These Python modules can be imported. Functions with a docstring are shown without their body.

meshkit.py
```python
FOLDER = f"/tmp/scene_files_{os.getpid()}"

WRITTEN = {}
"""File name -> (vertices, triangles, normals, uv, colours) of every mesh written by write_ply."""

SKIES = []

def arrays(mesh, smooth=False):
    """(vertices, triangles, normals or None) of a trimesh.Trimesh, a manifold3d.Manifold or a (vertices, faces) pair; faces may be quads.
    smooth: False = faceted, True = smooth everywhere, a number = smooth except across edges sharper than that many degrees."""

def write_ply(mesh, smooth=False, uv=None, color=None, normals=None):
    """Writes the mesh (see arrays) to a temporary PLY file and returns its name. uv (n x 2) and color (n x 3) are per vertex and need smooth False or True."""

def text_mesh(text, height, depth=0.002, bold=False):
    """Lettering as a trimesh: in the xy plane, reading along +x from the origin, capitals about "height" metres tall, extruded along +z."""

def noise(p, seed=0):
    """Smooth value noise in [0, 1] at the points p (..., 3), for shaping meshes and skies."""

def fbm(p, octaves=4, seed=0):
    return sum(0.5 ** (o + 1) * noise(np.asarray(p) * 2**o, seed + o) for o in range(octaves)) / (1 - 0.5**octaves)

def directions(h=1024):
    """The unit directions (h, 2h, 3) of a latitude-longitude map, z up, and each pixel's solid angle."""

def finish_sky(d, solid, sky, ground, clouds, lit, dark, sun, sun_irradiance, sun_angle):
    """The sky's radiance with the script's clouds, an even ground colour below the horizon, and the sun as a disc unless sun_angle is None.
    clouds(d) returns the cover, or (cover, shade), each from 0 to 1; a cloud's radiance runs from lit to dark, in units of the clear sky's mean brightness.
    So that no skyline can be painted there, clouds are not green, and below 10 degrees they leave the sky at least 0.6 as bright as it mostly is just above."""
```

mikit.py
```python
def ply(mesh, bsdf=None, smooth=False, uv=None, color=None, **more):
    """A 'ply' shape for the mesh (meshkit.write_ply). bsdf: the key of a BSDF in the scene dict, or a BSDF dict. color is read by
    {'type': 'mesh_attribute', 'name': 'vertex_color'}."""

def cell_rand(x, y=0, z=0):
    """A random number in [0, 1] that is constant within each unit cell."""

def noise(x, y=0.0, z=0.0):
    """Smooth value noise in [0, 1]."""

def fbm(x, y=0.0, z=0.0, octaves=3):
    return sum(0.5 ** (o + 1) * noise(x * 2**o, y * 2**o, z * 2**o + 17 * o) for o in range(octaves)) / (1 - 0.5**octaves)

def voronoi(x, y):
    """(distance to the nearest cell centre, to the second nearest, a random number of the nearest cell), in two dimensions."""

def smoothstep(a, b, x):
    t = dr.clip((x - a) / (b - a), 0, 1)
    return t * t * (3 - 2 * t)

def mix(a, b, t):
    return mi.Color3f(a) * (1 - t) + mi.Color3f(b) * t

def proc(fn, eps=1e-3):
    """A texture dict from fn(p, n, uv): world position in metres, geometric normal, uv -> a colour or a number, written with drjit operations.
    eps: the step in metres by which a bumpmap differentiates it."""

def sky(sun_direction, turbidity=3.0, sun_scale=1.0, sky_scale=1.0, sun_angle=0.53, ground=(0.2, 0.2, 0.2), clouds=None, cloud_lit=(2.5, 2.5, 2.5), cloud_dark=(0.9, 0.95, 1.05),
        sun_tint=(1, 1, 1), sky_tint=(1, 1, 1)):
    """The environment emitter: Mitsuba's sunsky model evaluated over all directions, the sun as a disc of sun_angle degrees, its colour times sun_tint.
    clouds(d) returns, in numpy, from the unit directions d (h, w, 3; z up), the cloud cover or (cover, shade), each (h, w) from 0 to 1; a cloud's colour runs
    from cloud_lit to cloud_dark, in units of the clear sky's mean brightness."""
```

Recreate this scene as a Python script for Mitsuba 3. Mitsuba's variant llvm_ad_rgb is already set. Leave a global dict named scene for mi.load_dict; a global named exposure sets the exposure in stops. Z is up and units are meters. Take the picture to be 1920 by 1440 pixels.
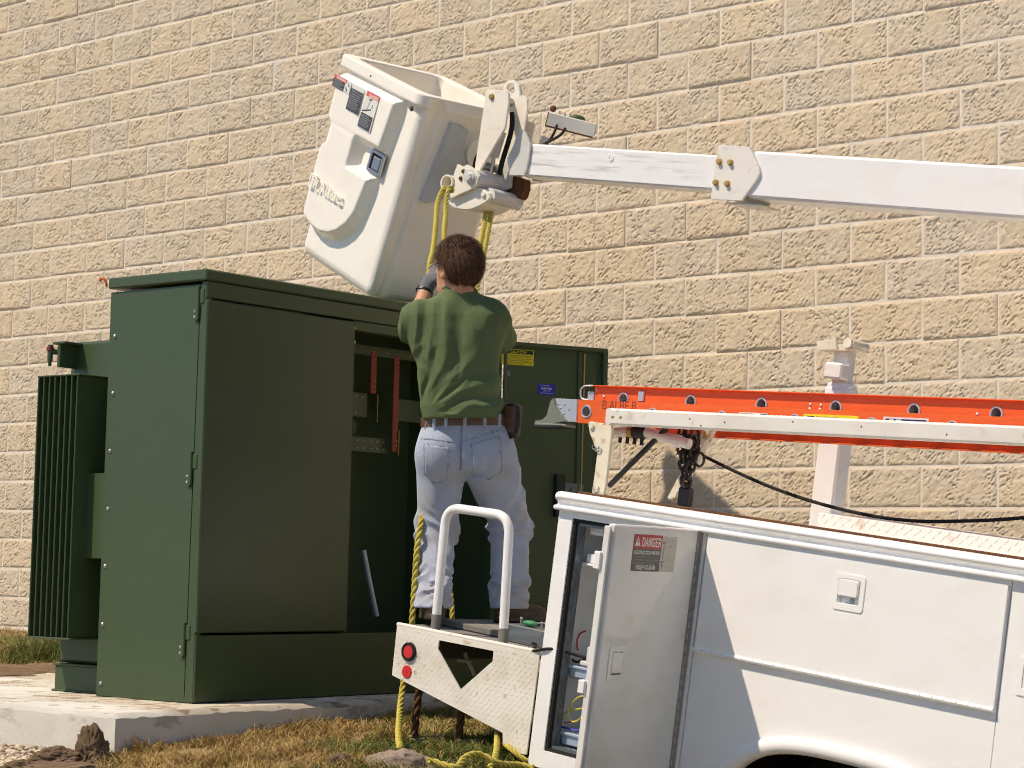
import math
import numpy as np
import trimesh
import mitsuba as mi
import drjit as dr
import mikit
import meshkit
from mikit import proc, noise, fbm, voronoi, cell_rand, smoothstep, mix
from shapely.geometry import Polygon, LineString, Point, box as sbox
from shapely.ops import unary_union

# ------------------------------------------------------------------ camera, sun, exposure
A3 = np.array
CAM_U, CAM_F = A3([-0.02173833, -0.08587372, 0.99606885]), A3([0.0, 0.99630428, 0.08589402])
scene, labels = {"type": "scene"}, {}
scene["camera"] = {"type": "perspective", "fov": 26.953, "fov_axis": "x", "near_clip": 0.1, "far_clip": 2000.0,
                   "to_world": mi.ScalarTransform4f().look_at(origin=[0, 0, 0], target=CAM_F.tolist(), up=CAM_U.tolist())}
SUN = A3([-0.5322, -0.2112, 0.8199])
scene["sky"] = mikit.sky(SUN.tolist(), turbidity=3.0, sun_tint=(0.985, 1.0, 1.05), ground=(0.2, 0.19, 0.17))
exposure = 1.65
rng = np.random.default_rng(7)

# ------------------------------------------------------------------ frames: X right along a face, Y up it, Z out of it
class Frame:
    def __init__(s, o, X, Y, Z=None):
        s.o, s.X, s.Y = A3(o, float), A3(X, float), A3(Y, float)
        s.Z = np.cross(s.X, s.Y) if Z is None else A3(Z, float)
        s.M = np.stack([s.X, s.Y, s.Z], 1)
    def w(s, p):
        return s.o + np.asarray(p, float) @ s.M.T
    def mat(s):
        m = np.eye(4); m[:3, :3] = s.M; m[:3, 3] = s.o
        return m
    def at(s, x, y, z):
        return Frame(s.w((x, y, z)), s.X, s.Y, s.Z)
    def rot(s, deg):
        c, n = math.cos(math.radians(deg)), math.sin(math.radians(deg))
        return Frame(s.o, s.X * c + s.Y * n, s.Y * c - s.X * n, s.Z)

TM = A3([[0.73596393, 0.66919981, 0.10260954], [-0.66627947, 0.74281098, -0.06560121], [-0.12011981, -0.0200865, 0.99255618]])
TRUCK = Frame([0.18966, 8.00954, 0.23356], TM[:, 0], TM[:, 2])            # (along, up, out of the near side)
CAB = Frame([-1.297, 8.959, -0.590], [0.62055, 0.784167, 0], [0, 0, 1])     # (along the front, up, out of the front)
CABL = Frame([-1.297, 8.959, -0.590], [0.784167, -0.62055, 0], [0, 0, 1])   # left flank: (-depth, up, out)
WALL = Frame([0.138299, 11.889367, 2.769197], [0.756811, -0.653634, 0], [0, 0, 1])
KB, KK = 0.985, 1.012
BOOM = Frame(A3([0.053, 10.071, 1.938]) * KB, A3([0.77430, -0.61360, -0.15482]) * KB, A3([0.12134, -0.09616, 0.98794]) * KB, A3([-0.62110, -0.78373, 0.0]) * KB)
bR = A3([[0.54463594, 0.79292304, 0.27321191], [-0.72859263, 0.60867874, -0.31410662], [-0.41536065, -0.02798643, 0.9092262]])
bR = bR * KK
BUCK = Frame(A3([-0.87869, 10.32223, 2.49175]) * KK, bR[:, 0], bR[:, 2], -bR[:, 1])
BUCKR = Frame(BUCK.w((0.77, 0, 0)), bR[:, 1], bR[:, 2], bR[:, 0])
LAD = Frame([0.4234675, 8.03197, 0.64718], [0.781490, -0.620566, -0.0645846], [0.0505778, -0.0401629, 0.9979122])

# ------------------------------------------------------------------ mesh helpers
def tm(v, f):
    return trimesh.Trimesh(np.asarray(v, float), np.asarray(f), process=False)
def cat(ms):
    ms = [m for m in ms if m is not None]
    return trimesh.util.concatenate(ms)
def put(fr, m):
    m = m.copy(); m.apply_transform(fr.mat()); return m
def cbox(x0, x1, y0, y1, z0, z1, c=0.003):
    c = min(c, (x1 - x0) / 2.2, (y1 - y0) / 2.2, (z1 - z0) / 2.2)
    p = []
    for sx, x in ((1, x0), (-1, x1)):
        for sy, y in ((1, y0), (-1, y1)):
            for sz, z in ((1, z0), (-1, z1)):
                p += [(x + sx * c, y + sy * c, z), (x + sx * c, y, z + sz * c), (x, y + sy * c, z + sz * c)]
    return trimesh.convex.convex_hull(A3(p))
def fbox(fr, *a, **k):
    return put(fr, cbox(*a, **k))
def prism(poly, z0, z1, bev=0.0):
    if not isinstance(poly, Polygon) and not hasattr(poly, "geoms"):
        poly = Polygon(poly)
    poly = poly.buffer(0)
    out = []
    for g in getattr(poly, "geoms", [poly]):
        if bev > 0:
            inn = g.buffer(-bev)
            for h in getattr(inn, "geoms", [inn]):
                if not h.is_empty:
                    m = trimesh.creation.extrude_polygon(h, bev, engine="earcut"); m.apply_translation([0, 0, z1 - bev * 0.5]); out.append(m)
            m = trimesh.creation.extrude_polygon(g, z1 - z0 - bev * 0.5, engine="earcut"); m.apply_translation([0, 0, z0]); out.append(m)
        else:
            m = trimesh.creation.extrude_polygon(g, z1 - z0, engine="earcut"); m.apply_translation([0, 0, z0]); out.append(m)
    return cat(out)
def fprism(fr, poly, z0, z1, bev=0.0):
    return put(fr, prism(poly, z0, z1, bev))
def rrect(x0, x1, y0, y1, r):
    return sbox(x0 + r, y0 + r, x1 - r, y1 - r).buffer(r, quad_segs=5)
def frames_along(P, closed=False):
    P = np.asarray(P, float)
    T = np.roll(P, -1, 0) - np.roll(P, 1, 0) if closed else np.gradient(P, axis=0)
    T /= np.maximum(np.linalg.norm(T, axis=1, keepdims=True), 1e-12)
    a = A3([0, 0, 1.0]) if abs(T[0][2]) < 0.9 else A3([1.0, 0, 0])
    N = [np.cross(T[0], a)]
    N[0] /= np.linalg.norm(N[0])
    for i in range(1, len(P)):
        n = N[-1] - T[i] * (N[-1] @ T[i]); N.append(n / max(np.linalg.norm(n), 1e-12))
    N = A3(N)
    return T, N, np.cross(T, N)
def tube(P, r, n=10, closed=False, cap=True):
    P = np.asarray(P, float); L = len(P)
    T, N, B = frames_along(P, closed)
    r = np.broadcast_to(np.asarray(r, float), (L,))
    a = np.linspace(0, 2 * math.pi, n, endpoint=False)
    V = (P[:, None] + r[:, None, None] * (N[:, None] * np.cos(a)[None, :, None] + B[:, None] * np.sin(a)[None, :, None])).reshape(-1, 3)
    F = []
    for i in range(L if closed else L - 1):
        j = (i + 1) % L
        for k in range(n):
            m = (k + 1) % n
            F += [(i * n + k, j * n + k, j * n + m), (i * n + k, j * n + m, i * n + m)]
    V = list(V)
    if cap and not closed:
        for i, s in ((0, 0), (L - 1, 1)):
            V.append(P[i]); c = len(V) - 1
            for k in range(n):
                m = (k + 1) % n
                F.append((c, i * n + m, i * n + k) if not s else (c, i * n + k, i * n + m))
    m = tm(V, F)
    if not closed or True:
        m.faces = m.faces[:, ::-1]
    return m
def smooth_path(P, n=60, closed=False):
    from scipy.interpolate import splprep, splev
    P = np.asarray(P, float)
    if closed:
        P = np.vstack([P, P[:1]])
    k = min(3, len(P) - 1)
    t, _ = splprep(P.T, s=0, k=k, per=closed)
    u = np.linspace(0, 1, n, endpoint=not closed)
    return A3(splev(u, t)).T
def rope_mesh(P, r, pitch=None, strands=3):
    P = np.asarray(P, float)
    d = np.concatenate([[0], np.cumsum(np.linalg.norm(np.diff(P, axis=0), axis=1))])
    n = max(12, int(d[-1] / (r * 0.9)))
    s = np.linspace(0, d[-1], n)
    Q = np.stack([np.interp(s, d, P[:, k]) for k in range(3)], 1)
    T, N, B = frames_along(Q)
    pitch = pitch or r * 7
    out = []
    for k in range(strands):
        a = 2 * math.pi * (s / pitch + k / strands)
        out.append(tube(Q + 0.56 * r * (N * np.cos(a)[:, None] + B * np.sin(a)[:, None]), r * 0.50, 7))
    return cat(out)
def cyl(fr, x, y, z0, z1, r, n=20, bev=0.0):
    b = bev or min(r * 0.15, (z1 - z0) * 0.3)
    prof = [(0, z0), (r, z0), (r, z1 - b), (r - b, z1), (0, z1)]
    m = trimesh.creation.revolve(A3(prof, float), sections=n)
    m.apply_translation([x, y, 0]); return put(fr, m)
def dome(fr, x, y, z, r, h=None, n=14):
    h = h or r * 0.7
    a = np.linspace(0, math.pi / 2, 6)
    prof = [(0, -0.002)] + [(r, -0.002)] + [(r * math.cos(t), h * math.sin(t)) for t in a[:-1]] + [(0, h)]
    m = trimesh.creation.revolve(A3(prof, float), sections=n); m.apply_translation([x, y, z]); return put(fr, m)
def hexbolt(fr, x, y, z, r, h):
    return cat([fprism(fr.at(x, y, 0), [(r * math.cos(i * math.pi / 3 + .3), r * math.sin(i * math.pi / 3 + .3)) for i in range(6)], z, z + h, r * 0.15), cyl(fr, x, y, z - .001, z + h * .25, r * 1.25)])
def annulus(r1, r0):
    return Point(0, 0).buffer(r1, quad_segs=8).difference(Point(0, 0).buffer(r0, quad_segs=8))
def path3(fr, pts):
    return fr.w(A3(pts, float))
def bend(pts, r, n=6):
    """A polyline whose corners are rounded with radius r."""
    P = [A3(p, float) for p in pts]; out = [P[0]]
    for i in range(1, len(P) - 1):
        a, b = P[i - 1] - P[i], P[i + 1] - P[i]
        la, lb = np.linalg.norm(a), np.linalg.norm(b); q = min(r, la / 2.1, lb / 2.1)
        p0, p1 = P[i] + a / la * q, P[i] + b / lb * q
        for t in np.linspace(0, 1, n):
            out.append((1 - t) ** 2 * p0 + 2 * t * (1 - t) * P[i] + t * t * p1)
    out.append(P[-1])
    Q = [out[0]]
    for p in out[1:]:
        if np.linalg.norm(p - Q[-1]) > 1e-6:
            k = max(1, int(np.linalg.norm(p - Q[-1]) / 0.15))
            for j in range(1, k + 1):
                Q.append(Q[-1 - (j - 1)] + (p - Q[-1 - (j - 1)]) * j / k if False else out_lerp(Q, p, j, k))
    return A3(Q)
def out_lerp(Q, p, j, k):
    a = Q[-1]
    return a + (p - a) / (k - j + 1)

# distance fields
def sd_seg(P, a, b, ra, rb):
    a, b = A3(a, float), A3(b, float); ba = b - a
    h = np.clip(((P - a) @ ba) / max(ba @ ba, 1e-12), 0, 1)
    return np.linalg.norm(P - a - h[:, None] * ba, axis=1) - (ra + (rb - ra) * h)
def sd_ell(P, c, r, R=None):
    q = P - A3(c, float)
    if R is not None:
        q = q @ R
    r = A3(r, float)
    k0 = np.linalg.norm(q / r, axis=1); k1 = np.linalg.norm(q / r ** 2, axis=1)
    return k0 * (k0 - 1) / np.maximum(k1, 1e-9)
def sd_rbox(P, c, h, r, R=None):
    q = P - A3(c, float)
    if R is not None:
        q = q @ R
    q = np.abs(q) - (A3(h, float) - r)
    return np.linalg.norm(np.maximum(q, 0), axis=1) + np.minimum(q.max(1), 0) - r
def smin(a, b, k):
    h = np.clip(0.5 + 0.5 * (b - a) / k, 0, 1)
    return b + (a - b) * h - k * h * (1 - h)
def smins(L, k):
    o = L[0]
    for x in L[1:]:
        o = smin(o, x, k)
    return o
def sd_poly(x, y, poly):
    v = A3(poly, float); d = np.full(x.shape, 1e9); s = np.ones(x.shape); n = len(v)
    for i in range(n):
        a, b = v[i], v[i - 1]
        ex, ey = b - a; wx, wy = x - a[0], y - a[1]
        t = np.clip((wx * ex + wy * ey) / (ex * ex + ey * ey), 0, 1)
        d = np.minimum(d, (wx - ex * t) ** 2 + (wy - ey * t) ** 2)
        c1, c2, c3 = y >= a[1], y < b[1], ex * wy > ey * wx
        s = np.where((c1 & c2 & c3) | (~c1 & ~c2 & ~c3), -s, s)
    return s * np.sqrt(d)
def sstep(a, b, x):
    t = np.clip((x - a) / (b - a), 0, 1); return t * t * (3 - 2 * t)
def nets(fn, lo, hi, h):
    """Surface nets of the zero set of fn."""
    lo = A3(lo, float); n = np.ceil((A3(hi, float) - lo) / h).astype(int) + 1
    ax = [lo[i] + h * np.arange(n[i]) for i in range(3)]
    G = np.stack(np.meshgrid(*ax, indexing="ij"), -1).reshape(-1, 3)
    F = np.concatenate([fn(G[i:i + 400000]) for i in range(0, len(G), 400000)]).reshape(n)
    S = F < 0
    C = [F[i:n[0] - 1 + i, j:n[1] - 1 + j, k:n[2] - 1 + k] for i in (0, 1) for j in (0, 1) for k in (0, 1)]
    neg = sum((c < 0).astype(int) for c in C); act = (neg > 0) & (neg < 8)
    idx = np.full(act.shape, -1); ii = np.argwhere(act); idx[act] = np.arange(len(ii))
    corners = [(i, j, k) for i in (0, 1) for j in (0, 1) for k in (0, 1)]
    val = np.stack([c[act] for c in C], 1); acc = np.zeros((len(ii), 3)); cnt = np.zeros(len(ii))
    for a in range(8):
        for b in range(a + 1, 8):
            ca, cb = A3(corners[a]), A3(corners[b])
            if abs(ca - cb).sum() != 1:
                continue
            va, vb = val[:, a], val[:, b]; m = (va < 0) != (vb < 0)
            t = np.where(m, va / np.where(m, va - vb, 1), 0)
            acc += np.where(m[:, None], ca + t[:, None] * (cb - ca), 0); cnt += m
    V = lo + h * (ii + acc / cnt[:, None]); faces = []
    for d in range(3):
        u, v = (d + 1) % 3, (d + 2) % 3
        sl0 = [slice(None)] * 3; sl1 = [slice(None)] * 3
        sl0[d], sl1[d] = slice(0, -1), slice(1, None)
        cross = S[tuple(sl0)] != S[tuple(sl1)]
        e = np.argwhere(cross)
        e = e[(e[:, u] > 0) & (e[:, v] > 0) & (e[:, u] < n[u] - 1) & (e[:, v] < n[v] - 1)]
        def cell(du, dv):
            q = e.copy(); q[:, u] -= du; q[:, v] -= dv; return idx[q[:, 0], q[:, 1], q[:, 2]]
        a, b, c, g = cell(1, 1), cell(0, 1), cell(0, 0), cell(1, 0)
        ins = S[tuple(sl0)][e[:, 0], e[:, 1], e[:, 2]]
        q = np.stack([a, b, c, g], 1); q[~ins] = q[~ins][:, ::-1]
        faces.append(q)
    q = np.vstack(faces)
    return tm(V, np.vstack([q[:, [0, 1, 2]], q[:, [0, 2, 3]]]))

# ------------------------------------------------------------------ scene book-keeping
def numbered(key):
    if key not in scene and key not in labels and not any(k.startswith(key + "__") for k in scene):
        return key
    i = 1
    while True:
        k = f"{key}_{i:03d}"
        if k not in scene and k not in labels and not any(q.startswith(k + "__") for q in scene):
            return k
        i += 1
def thing(name, label, category, group=None, kind=None):
    k = numbered(name); labels[k] = {"label": label, "category": category}
    if group:
        labels[k]["group"] = group
    if kind:
        labels[k]["kind"] = kind
    return k
def part(parent, name, mesh, bsdf, smooth=30, label=None, kind=None, **more):
    k = numbered(parent + "__" + name)
    scene[k] = mikit.ply(mesh, bsdf, smooth=smooth, **more)
    if label or kind:
        labels[k] = {}
        if label:
            labels[k]["label"] = label
        if kind:
            labels[k]["kind"] = kind
    return k
def whole(name, mesh, bsdf, label, category, smooth=30, group=None, kind=None, **more):
    k = thing(name, label, category, group, kind)
    scene[k] = mikit.ply(mesh, bsdf, smooth=smooth, **more)
    return k
def printed(parent, name, pieces, bsdf="m_print", label=None):
    """Flat print: (mesh, colour) pieces as one mesh with a colour per vertex."""
    vs, fs, cs, n = [], [], [], 0
    for m, c in pieces:
        vs.append(m.vertices); fs.append(m.faces + n); cs.append(np.tile(A3(c, float), (len(m.vertices), 1))); n += len(m.vertices)
    return part(parent, name, tm(np.vstack(vs), np.vstack(fs)), bsdf, smooth=False, label=label, color=np.vstack(cs))
def text_on(fr, x, y, z, txt, h, w=None, depth=0.0006, bold=True):
    m = meshkit.text_mesh(txt, h, depth, bold)
    if w:
        m.apply_scale([w / m.bounds[1][0], 1, 1])
    m.apply_translation([x, y, z]); return put(fr, m)

# ------------------------------------------------------------------ materials
def mat(key, base, rough=0.6, metallic=0.0, spec=0.5, coat=0.0, **more):
    b = {"type": "rgb", "value": list(base)} if isinstance(base, (tuple, list)) else proc(base)
    r = proc(rough) if callable(rough) else rough
    d = {"type": "principled", "base_color": b, "roughness": r, "metallic": metallic, "specular": spec, **more}
    if coat:
        d["clearcoat"] = coat; d["clearcoat_gloss"] = 0.85
    scene[key] = {"type": "twosided", "bsdf": d}

def block_colour(tint, seed):
    def f(p, n, uv):
        g = fbm(p.x * 60 + seed, p.y * 60, p.z * 60, 3)
        s = noise(p.x * 190, p.y * 190 + seed, p.z * 190)
        b = noise(p.x * 5 + seed, p.y * 5, p.z * 5)
        c = mix((tint[0] * 0.86, tint[1] * 0.84, tint[2] * 0.80), (tint[0] * 1.12, tint[1] * 1.13, tint[2] * 1.16), g)
        c = mix(c, mi.Color3f(tint[0] * 0.98, tint[1] * 0.92, tint[2] * 0.82), b * 0.6)
        return c * (1.0 - 0.30 * smoothstep(0.80, 0.92, s))
    return f
TINTS = [(0.62, 0.528, 0.395), (0.595, 0.515, 0.395), (0.635, 0.540, 0.402), (0.605, 0.525, 0.412)]
for i, t in enumerate(TINTS):
    mat(f"m_block{i}", block_colour(t, 13.0 * i + 3), 0.95, spec=0.15)
mat("m_mortar", lambda p, n, uv: mix((0.62, 0.57, 0.49), (0.76, 0.72, 0.64), fbm(p.x * 9, p.y * 9, p.z * 22, 3)), 0.95, spec=0.1)
def dirty_white(base, amount, rust=0.0, scale=1.0):
    def f(p, n, uv):
        g = fbm(p.x * 6 * scale, p.y * 6 * scale, p.z * 9 * scale, 4)
        s = noise(p.x * 120, p.y * 120, p.z * 120)
        c = mix((base[0] * 1.02, base[1] * 1.02, base[2] * 1.02), (base[0] * 0.90, base[1] * 0.875, base[2] * 0.83), smoothstep(0.45, 0.8, g) * amount)
        c = mix(c, mi.Color3f(0.30, 0.27, 0.22), smoothstep(0.93, 0.985, s) * amount * 0.35)
        if rust:
            q = fbm(p.x * 23, p.y * 23, p.z * 23, 3)
            c = mix(c, mi.Color3f(0.42, 0.24, 0.075), smoothstep(0.66 - 0.12 * rust, 0.82 - 0.06 * rust, q) * min(1.0, rust))
        return c
    return f
mat("m_white", dirty_white((0.79, 0.785, 0.765), 0.35), 0.28, coat=0.5)
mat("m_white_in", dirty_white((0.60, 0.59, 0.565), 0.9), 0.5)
mat("m_door", dirty_white((0.70, 0.69, 0.66), 0.8), 0.10, coat=1.0)
mat("m_cream_rust", dirty_white((0.72, 0.665, 0.52), 0.7, 0.9), 0.5)
mat("m_white_rust", dirty_white((0.74, 0.715, 0.65), 0.7, 0.35), 0.42)
mat("m_bucket", dirty_white((0.80, 0.765, 0.68), 0.3, scale=0.7), 0.33, coat=0.25)
mat("m_bucket_edge", dirty_white((0.78, 0.735, 0.63), 0.4, 0.18), 0.45)
def boom_colour(p, n, uv):
    c = dirty_white((0.80, 0.795, 0.78), 0.25)(p, n, uv)
    t = (p.x - 0.052) * 0.7743 - (p.y - 9.920) * 0.6136 - (p.z - 1.909) * 0.1548
    y = (p.x - 0.052) * 0.12134 - (p.y - 9.920) * 0.09616 + (p.z - 1.909) * 0.98794
    st = smoothstep(0.030, 0.006, dr.abs(y + 0.012 + 0.02 * (noise(t * 3) - 0.5))) + 0.7 * smoothstep(0.026, 0.006, dr.abs(y - 0.034))
    m = st * smoothstep(0.42, 0.72, fbm(t * 6, y * 90, 3.0, 3)) * smoothstep(1.15, 0.75, t)
    return mix(c, mi.Color3f(0.30, 0.255, 0.20), dr.clip(m, 0, 1) * 0.55)
mat("m_boom", boom_colour, 0.35, coat=0.3)
def green(base):
    def f(p, n, uv):
        g = fbm(p.x * 3, p.y * 3, p.z * 4, 4)
        o = noise(p.x * 420, p.y * 420, p.z * 420)
        return mix((base[0] * 0.93, base[1] * 0.93, base[2] * 0.93), (base[0] * 1.1, base[1] * 1.08, base[2] * 1.1), g) * (0.94 + 0.12 * o)
    return f
mat("m_green", green((0.053, 0.080, 0.031)), lambda p, n, uv: 0.27 + 0.10 * fbm(p.x * 7, p.y * 7, p.z * 7, 3), spec=0.5)
mat("m_green_dark", green((0.053, 0.080, 0.031)), 0.4)
mat("m_inside", green((0.053, 0.080, 0.031)), 0.55)
mat("m_black", (0.012, 0.012, 0.012), 0.45)
mat("m_rubber", (0.02, 0.019, 0.018), 0.75, spec=0.25)
mat("m_chain", lambda p, n, uv: mix((0.02, 0.018, 0.016), (0.10, 0.085, 0.07), noise(p.x * 90, p.y * 90, p.z * 90)), 0.35, metallic=0.7)
mat("m_steel", (0.42, 0.42, 0.41), 0.35, metallic=0.9)
mat("m_hinge", (0.30, 0.28, 0.25), 0.45, metallic=0.5)
mat("m_chrome", (0.62, 0.63, 0.65), 0.10, metallic=1.0)
mat("m_alu", lambda p, n, uv: mix((0.56, 0.56, 0.57), (0.68, 0.68, 0.69), noise(p.x * 300, p.y * 300, p.z * 25)), 0.42, metallic=0.75)
mat("m_galv", lambda p, n, uv: mix((0.13, 0.145, 0.15), (0.21, 0.225, 0.235), voronoi(p.x * 60 + p.y * 60, p.z * 60)[2]), 0.45, metallic=0.6)
mat("m_bluebox", (0.42, 0.50, 0.62), 0.3, metallic=0.45)
mat("m_brass", (0.50, 0.34, 0.10), 0.38, metallic=0.8)
mat("m_plated", (0.50, 0.36, 0.13), 0.5, metallic=0.35)
def orange(p, n, uv):
    g = fbm(p.x * 4, p.y * 4, p.z * 30, 3)
    return mix((0.68, 0.100, 0.014), (0.80, 0.135, 0.024), g) * (0.93 + 0.14 * noise(p.x * 25, p.y * 25, p.z * 250))
mat("m_orange", orange, 0.42, spec=0.4)
mat("m_red_bar", (0.26, 0.030, 0.016), 0.45)
scene["m_red_lens"] = {"type": "twosided", "bsdf": {"type": "principled", "base_color": {"type": "rgb", "value": [0.55, 0.012, 0.010]}, "roughness": 0.12, "clearcoat": 1.0, "specular": 0.6}}
mat("m_rope", lambda p, n, uv: mix((0.38, 0.315, 0.050), (0.58, 0.49, 0.11), noise(p.x * 240, p.y * 240, p.z * 240)), 0.7, spec=0.3)
mat("m_wire_yellow", (0.55, 0.50, 0.06), 0.5)
mat("m_wire_red", (0.45, 0.05, 0.05), 0.5)
mat("m_wire_blue", (0.03, 0.06, 0.42), 0.5)
mat("m_wire_orange", (0.60, 0.14, 0.03), 0.5)
mat("m_rust", lambda p, n, uv: mix((0.060, 0.030, 0.018), (0.16, 0.075, 0.035), fbm(p.x * 60, p.y * 60, p.z * 60, 3)), 0.8, spec=0.2)
mat("m_step", lambda p, n, uv: mix((0.50, 0.40, 0.27), (0.22, 0.13, 0.07), smoothstep(0.4, 0.62, fbm(p.x * 30, p.y * 30, p.z * 30, 3))), 0.7)
def tread_white(p, n, uv):
    g = fbm(p.x * 8, p.y * 8, p.z * 8, 4)
    c = mix((0.74, 0.71, 0.62), (0.64, 0.60, 0.50), smoothstep(0.4, 0.75, g))
    return mix(c, mi.Color3f(0.36, 0.22, 0.10), smoothstep(0.70, 0.80, fbm(p.x * 31, p.y * 31, p.z * 31, 3)) * 0.5)
mat("m_tread", tread_white, 0.45)
mat("m_deck", lambda p, n, uv: mix((0.13, 0.125, 0.115), (0.23, 0.215, 0.19), fbm(p.x * 12, p.y * 12, p.z * 12, 3)), 0.75)
def concrete(p, n, uv):
    g = fbm(p.x * 3.2, p.y * 3.2, p.z * 5, 4)
    s = noise(p.x * 160, p.y * 160, p.z * 160)
    c = mix((0.56, 0.54, 0.475), (0.68, 0.66, 0.59), g)
    c = mix(c, mi.Color3f(0.30, 0.26, 0.20), smoothstep(0.60, 0.76, fbm(p.x * 9 + 7, p.y * 9, p.z * 16, 4)) * 0.6)
    return c * (0.93 + 0.12 * s)
mat("m_concrete", concrete, 0.9, spec=0.2)
def concrete_top(p, n, uv):
    c = concrete(p, n, uv) * 0.80
    d = fbm(p.x * 2.3 + 3, p.y * 2.3, 0.0, 4); e = fbm(p.x * 17, p.y * 17, 2.0, 3)
    c = mix(c, mi.Color3f(0.36, 0.31, 0.23), smoothstep(0.35, 0.62, d) * 0.75)
    return mix(c, mi.Color3f(0.20, 0.145, 0.095), smoothstep(0.62, 0.72, e * 0.75 + d * 0.35) * 0.85)
mat("m_concrete_top", concrete_top, 0.95, spec=0.1)
def soil(p, n, uv):
    g = fbm(p.x * 14, p.y * 14, p.z * 14, 4)
    return mix((0.085, 0.055, 0.032), (0.19, 0.135, 0.085), g) * (0.85 + 0.3 * noise(p.x * 90, p.y * 90, p.z * 90))
mat("m_soil", soil, 0.95, spec=0.1)
def thatch(p, n, uv):
    g = fbm(p.x * 9, p.y * 9, p.z * 9, 4)
    c = mix((0.15, 0.105, 0.055), (0.30, 0.22, 0.10), g)
    return mix(c, mi.Color3f(0.08, 0.10, 0.03), smoothstep(0.5, 0.7, fbm(p.x * 2.2 + 4, p.y * 2.2, 0.0, 3)) * 0.7)
mat("m_thatch", thatch, 0.95, spec=0.1)
mat("m_asphalt", lambda p, n, uv: mix((0.16, 0.155, 0.145), (0.24, 0.23, 0.21), fbm(p.x * 40, p.y * 40, 0.0, 3)), 0.9, spec=0.2)
mat("m_rock", lambda p, n, uv: mix((0.16, 0.115, 0.085), (0.34, 0.27, 0.21), fbm(p.x * 30, p.y * 30, p.z * 30, 4)), 0.9, spec=0.2)
scene["m_blade"] = {"type": "twosided", "bsdf": {"type": "principled", "base_color": {"type": "mesh_attribute", "name": "vertex_color"}, "roughness": 0.75, "specular": 0.25}}
scene["m_print"] = {"type": "twosided", "bsdf": {"type": "principled", "base_color": {"type": "mesh_attribute", "name": "vertex_color"}, "roughness": 0.4, "specular": 0.4}}
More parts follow.
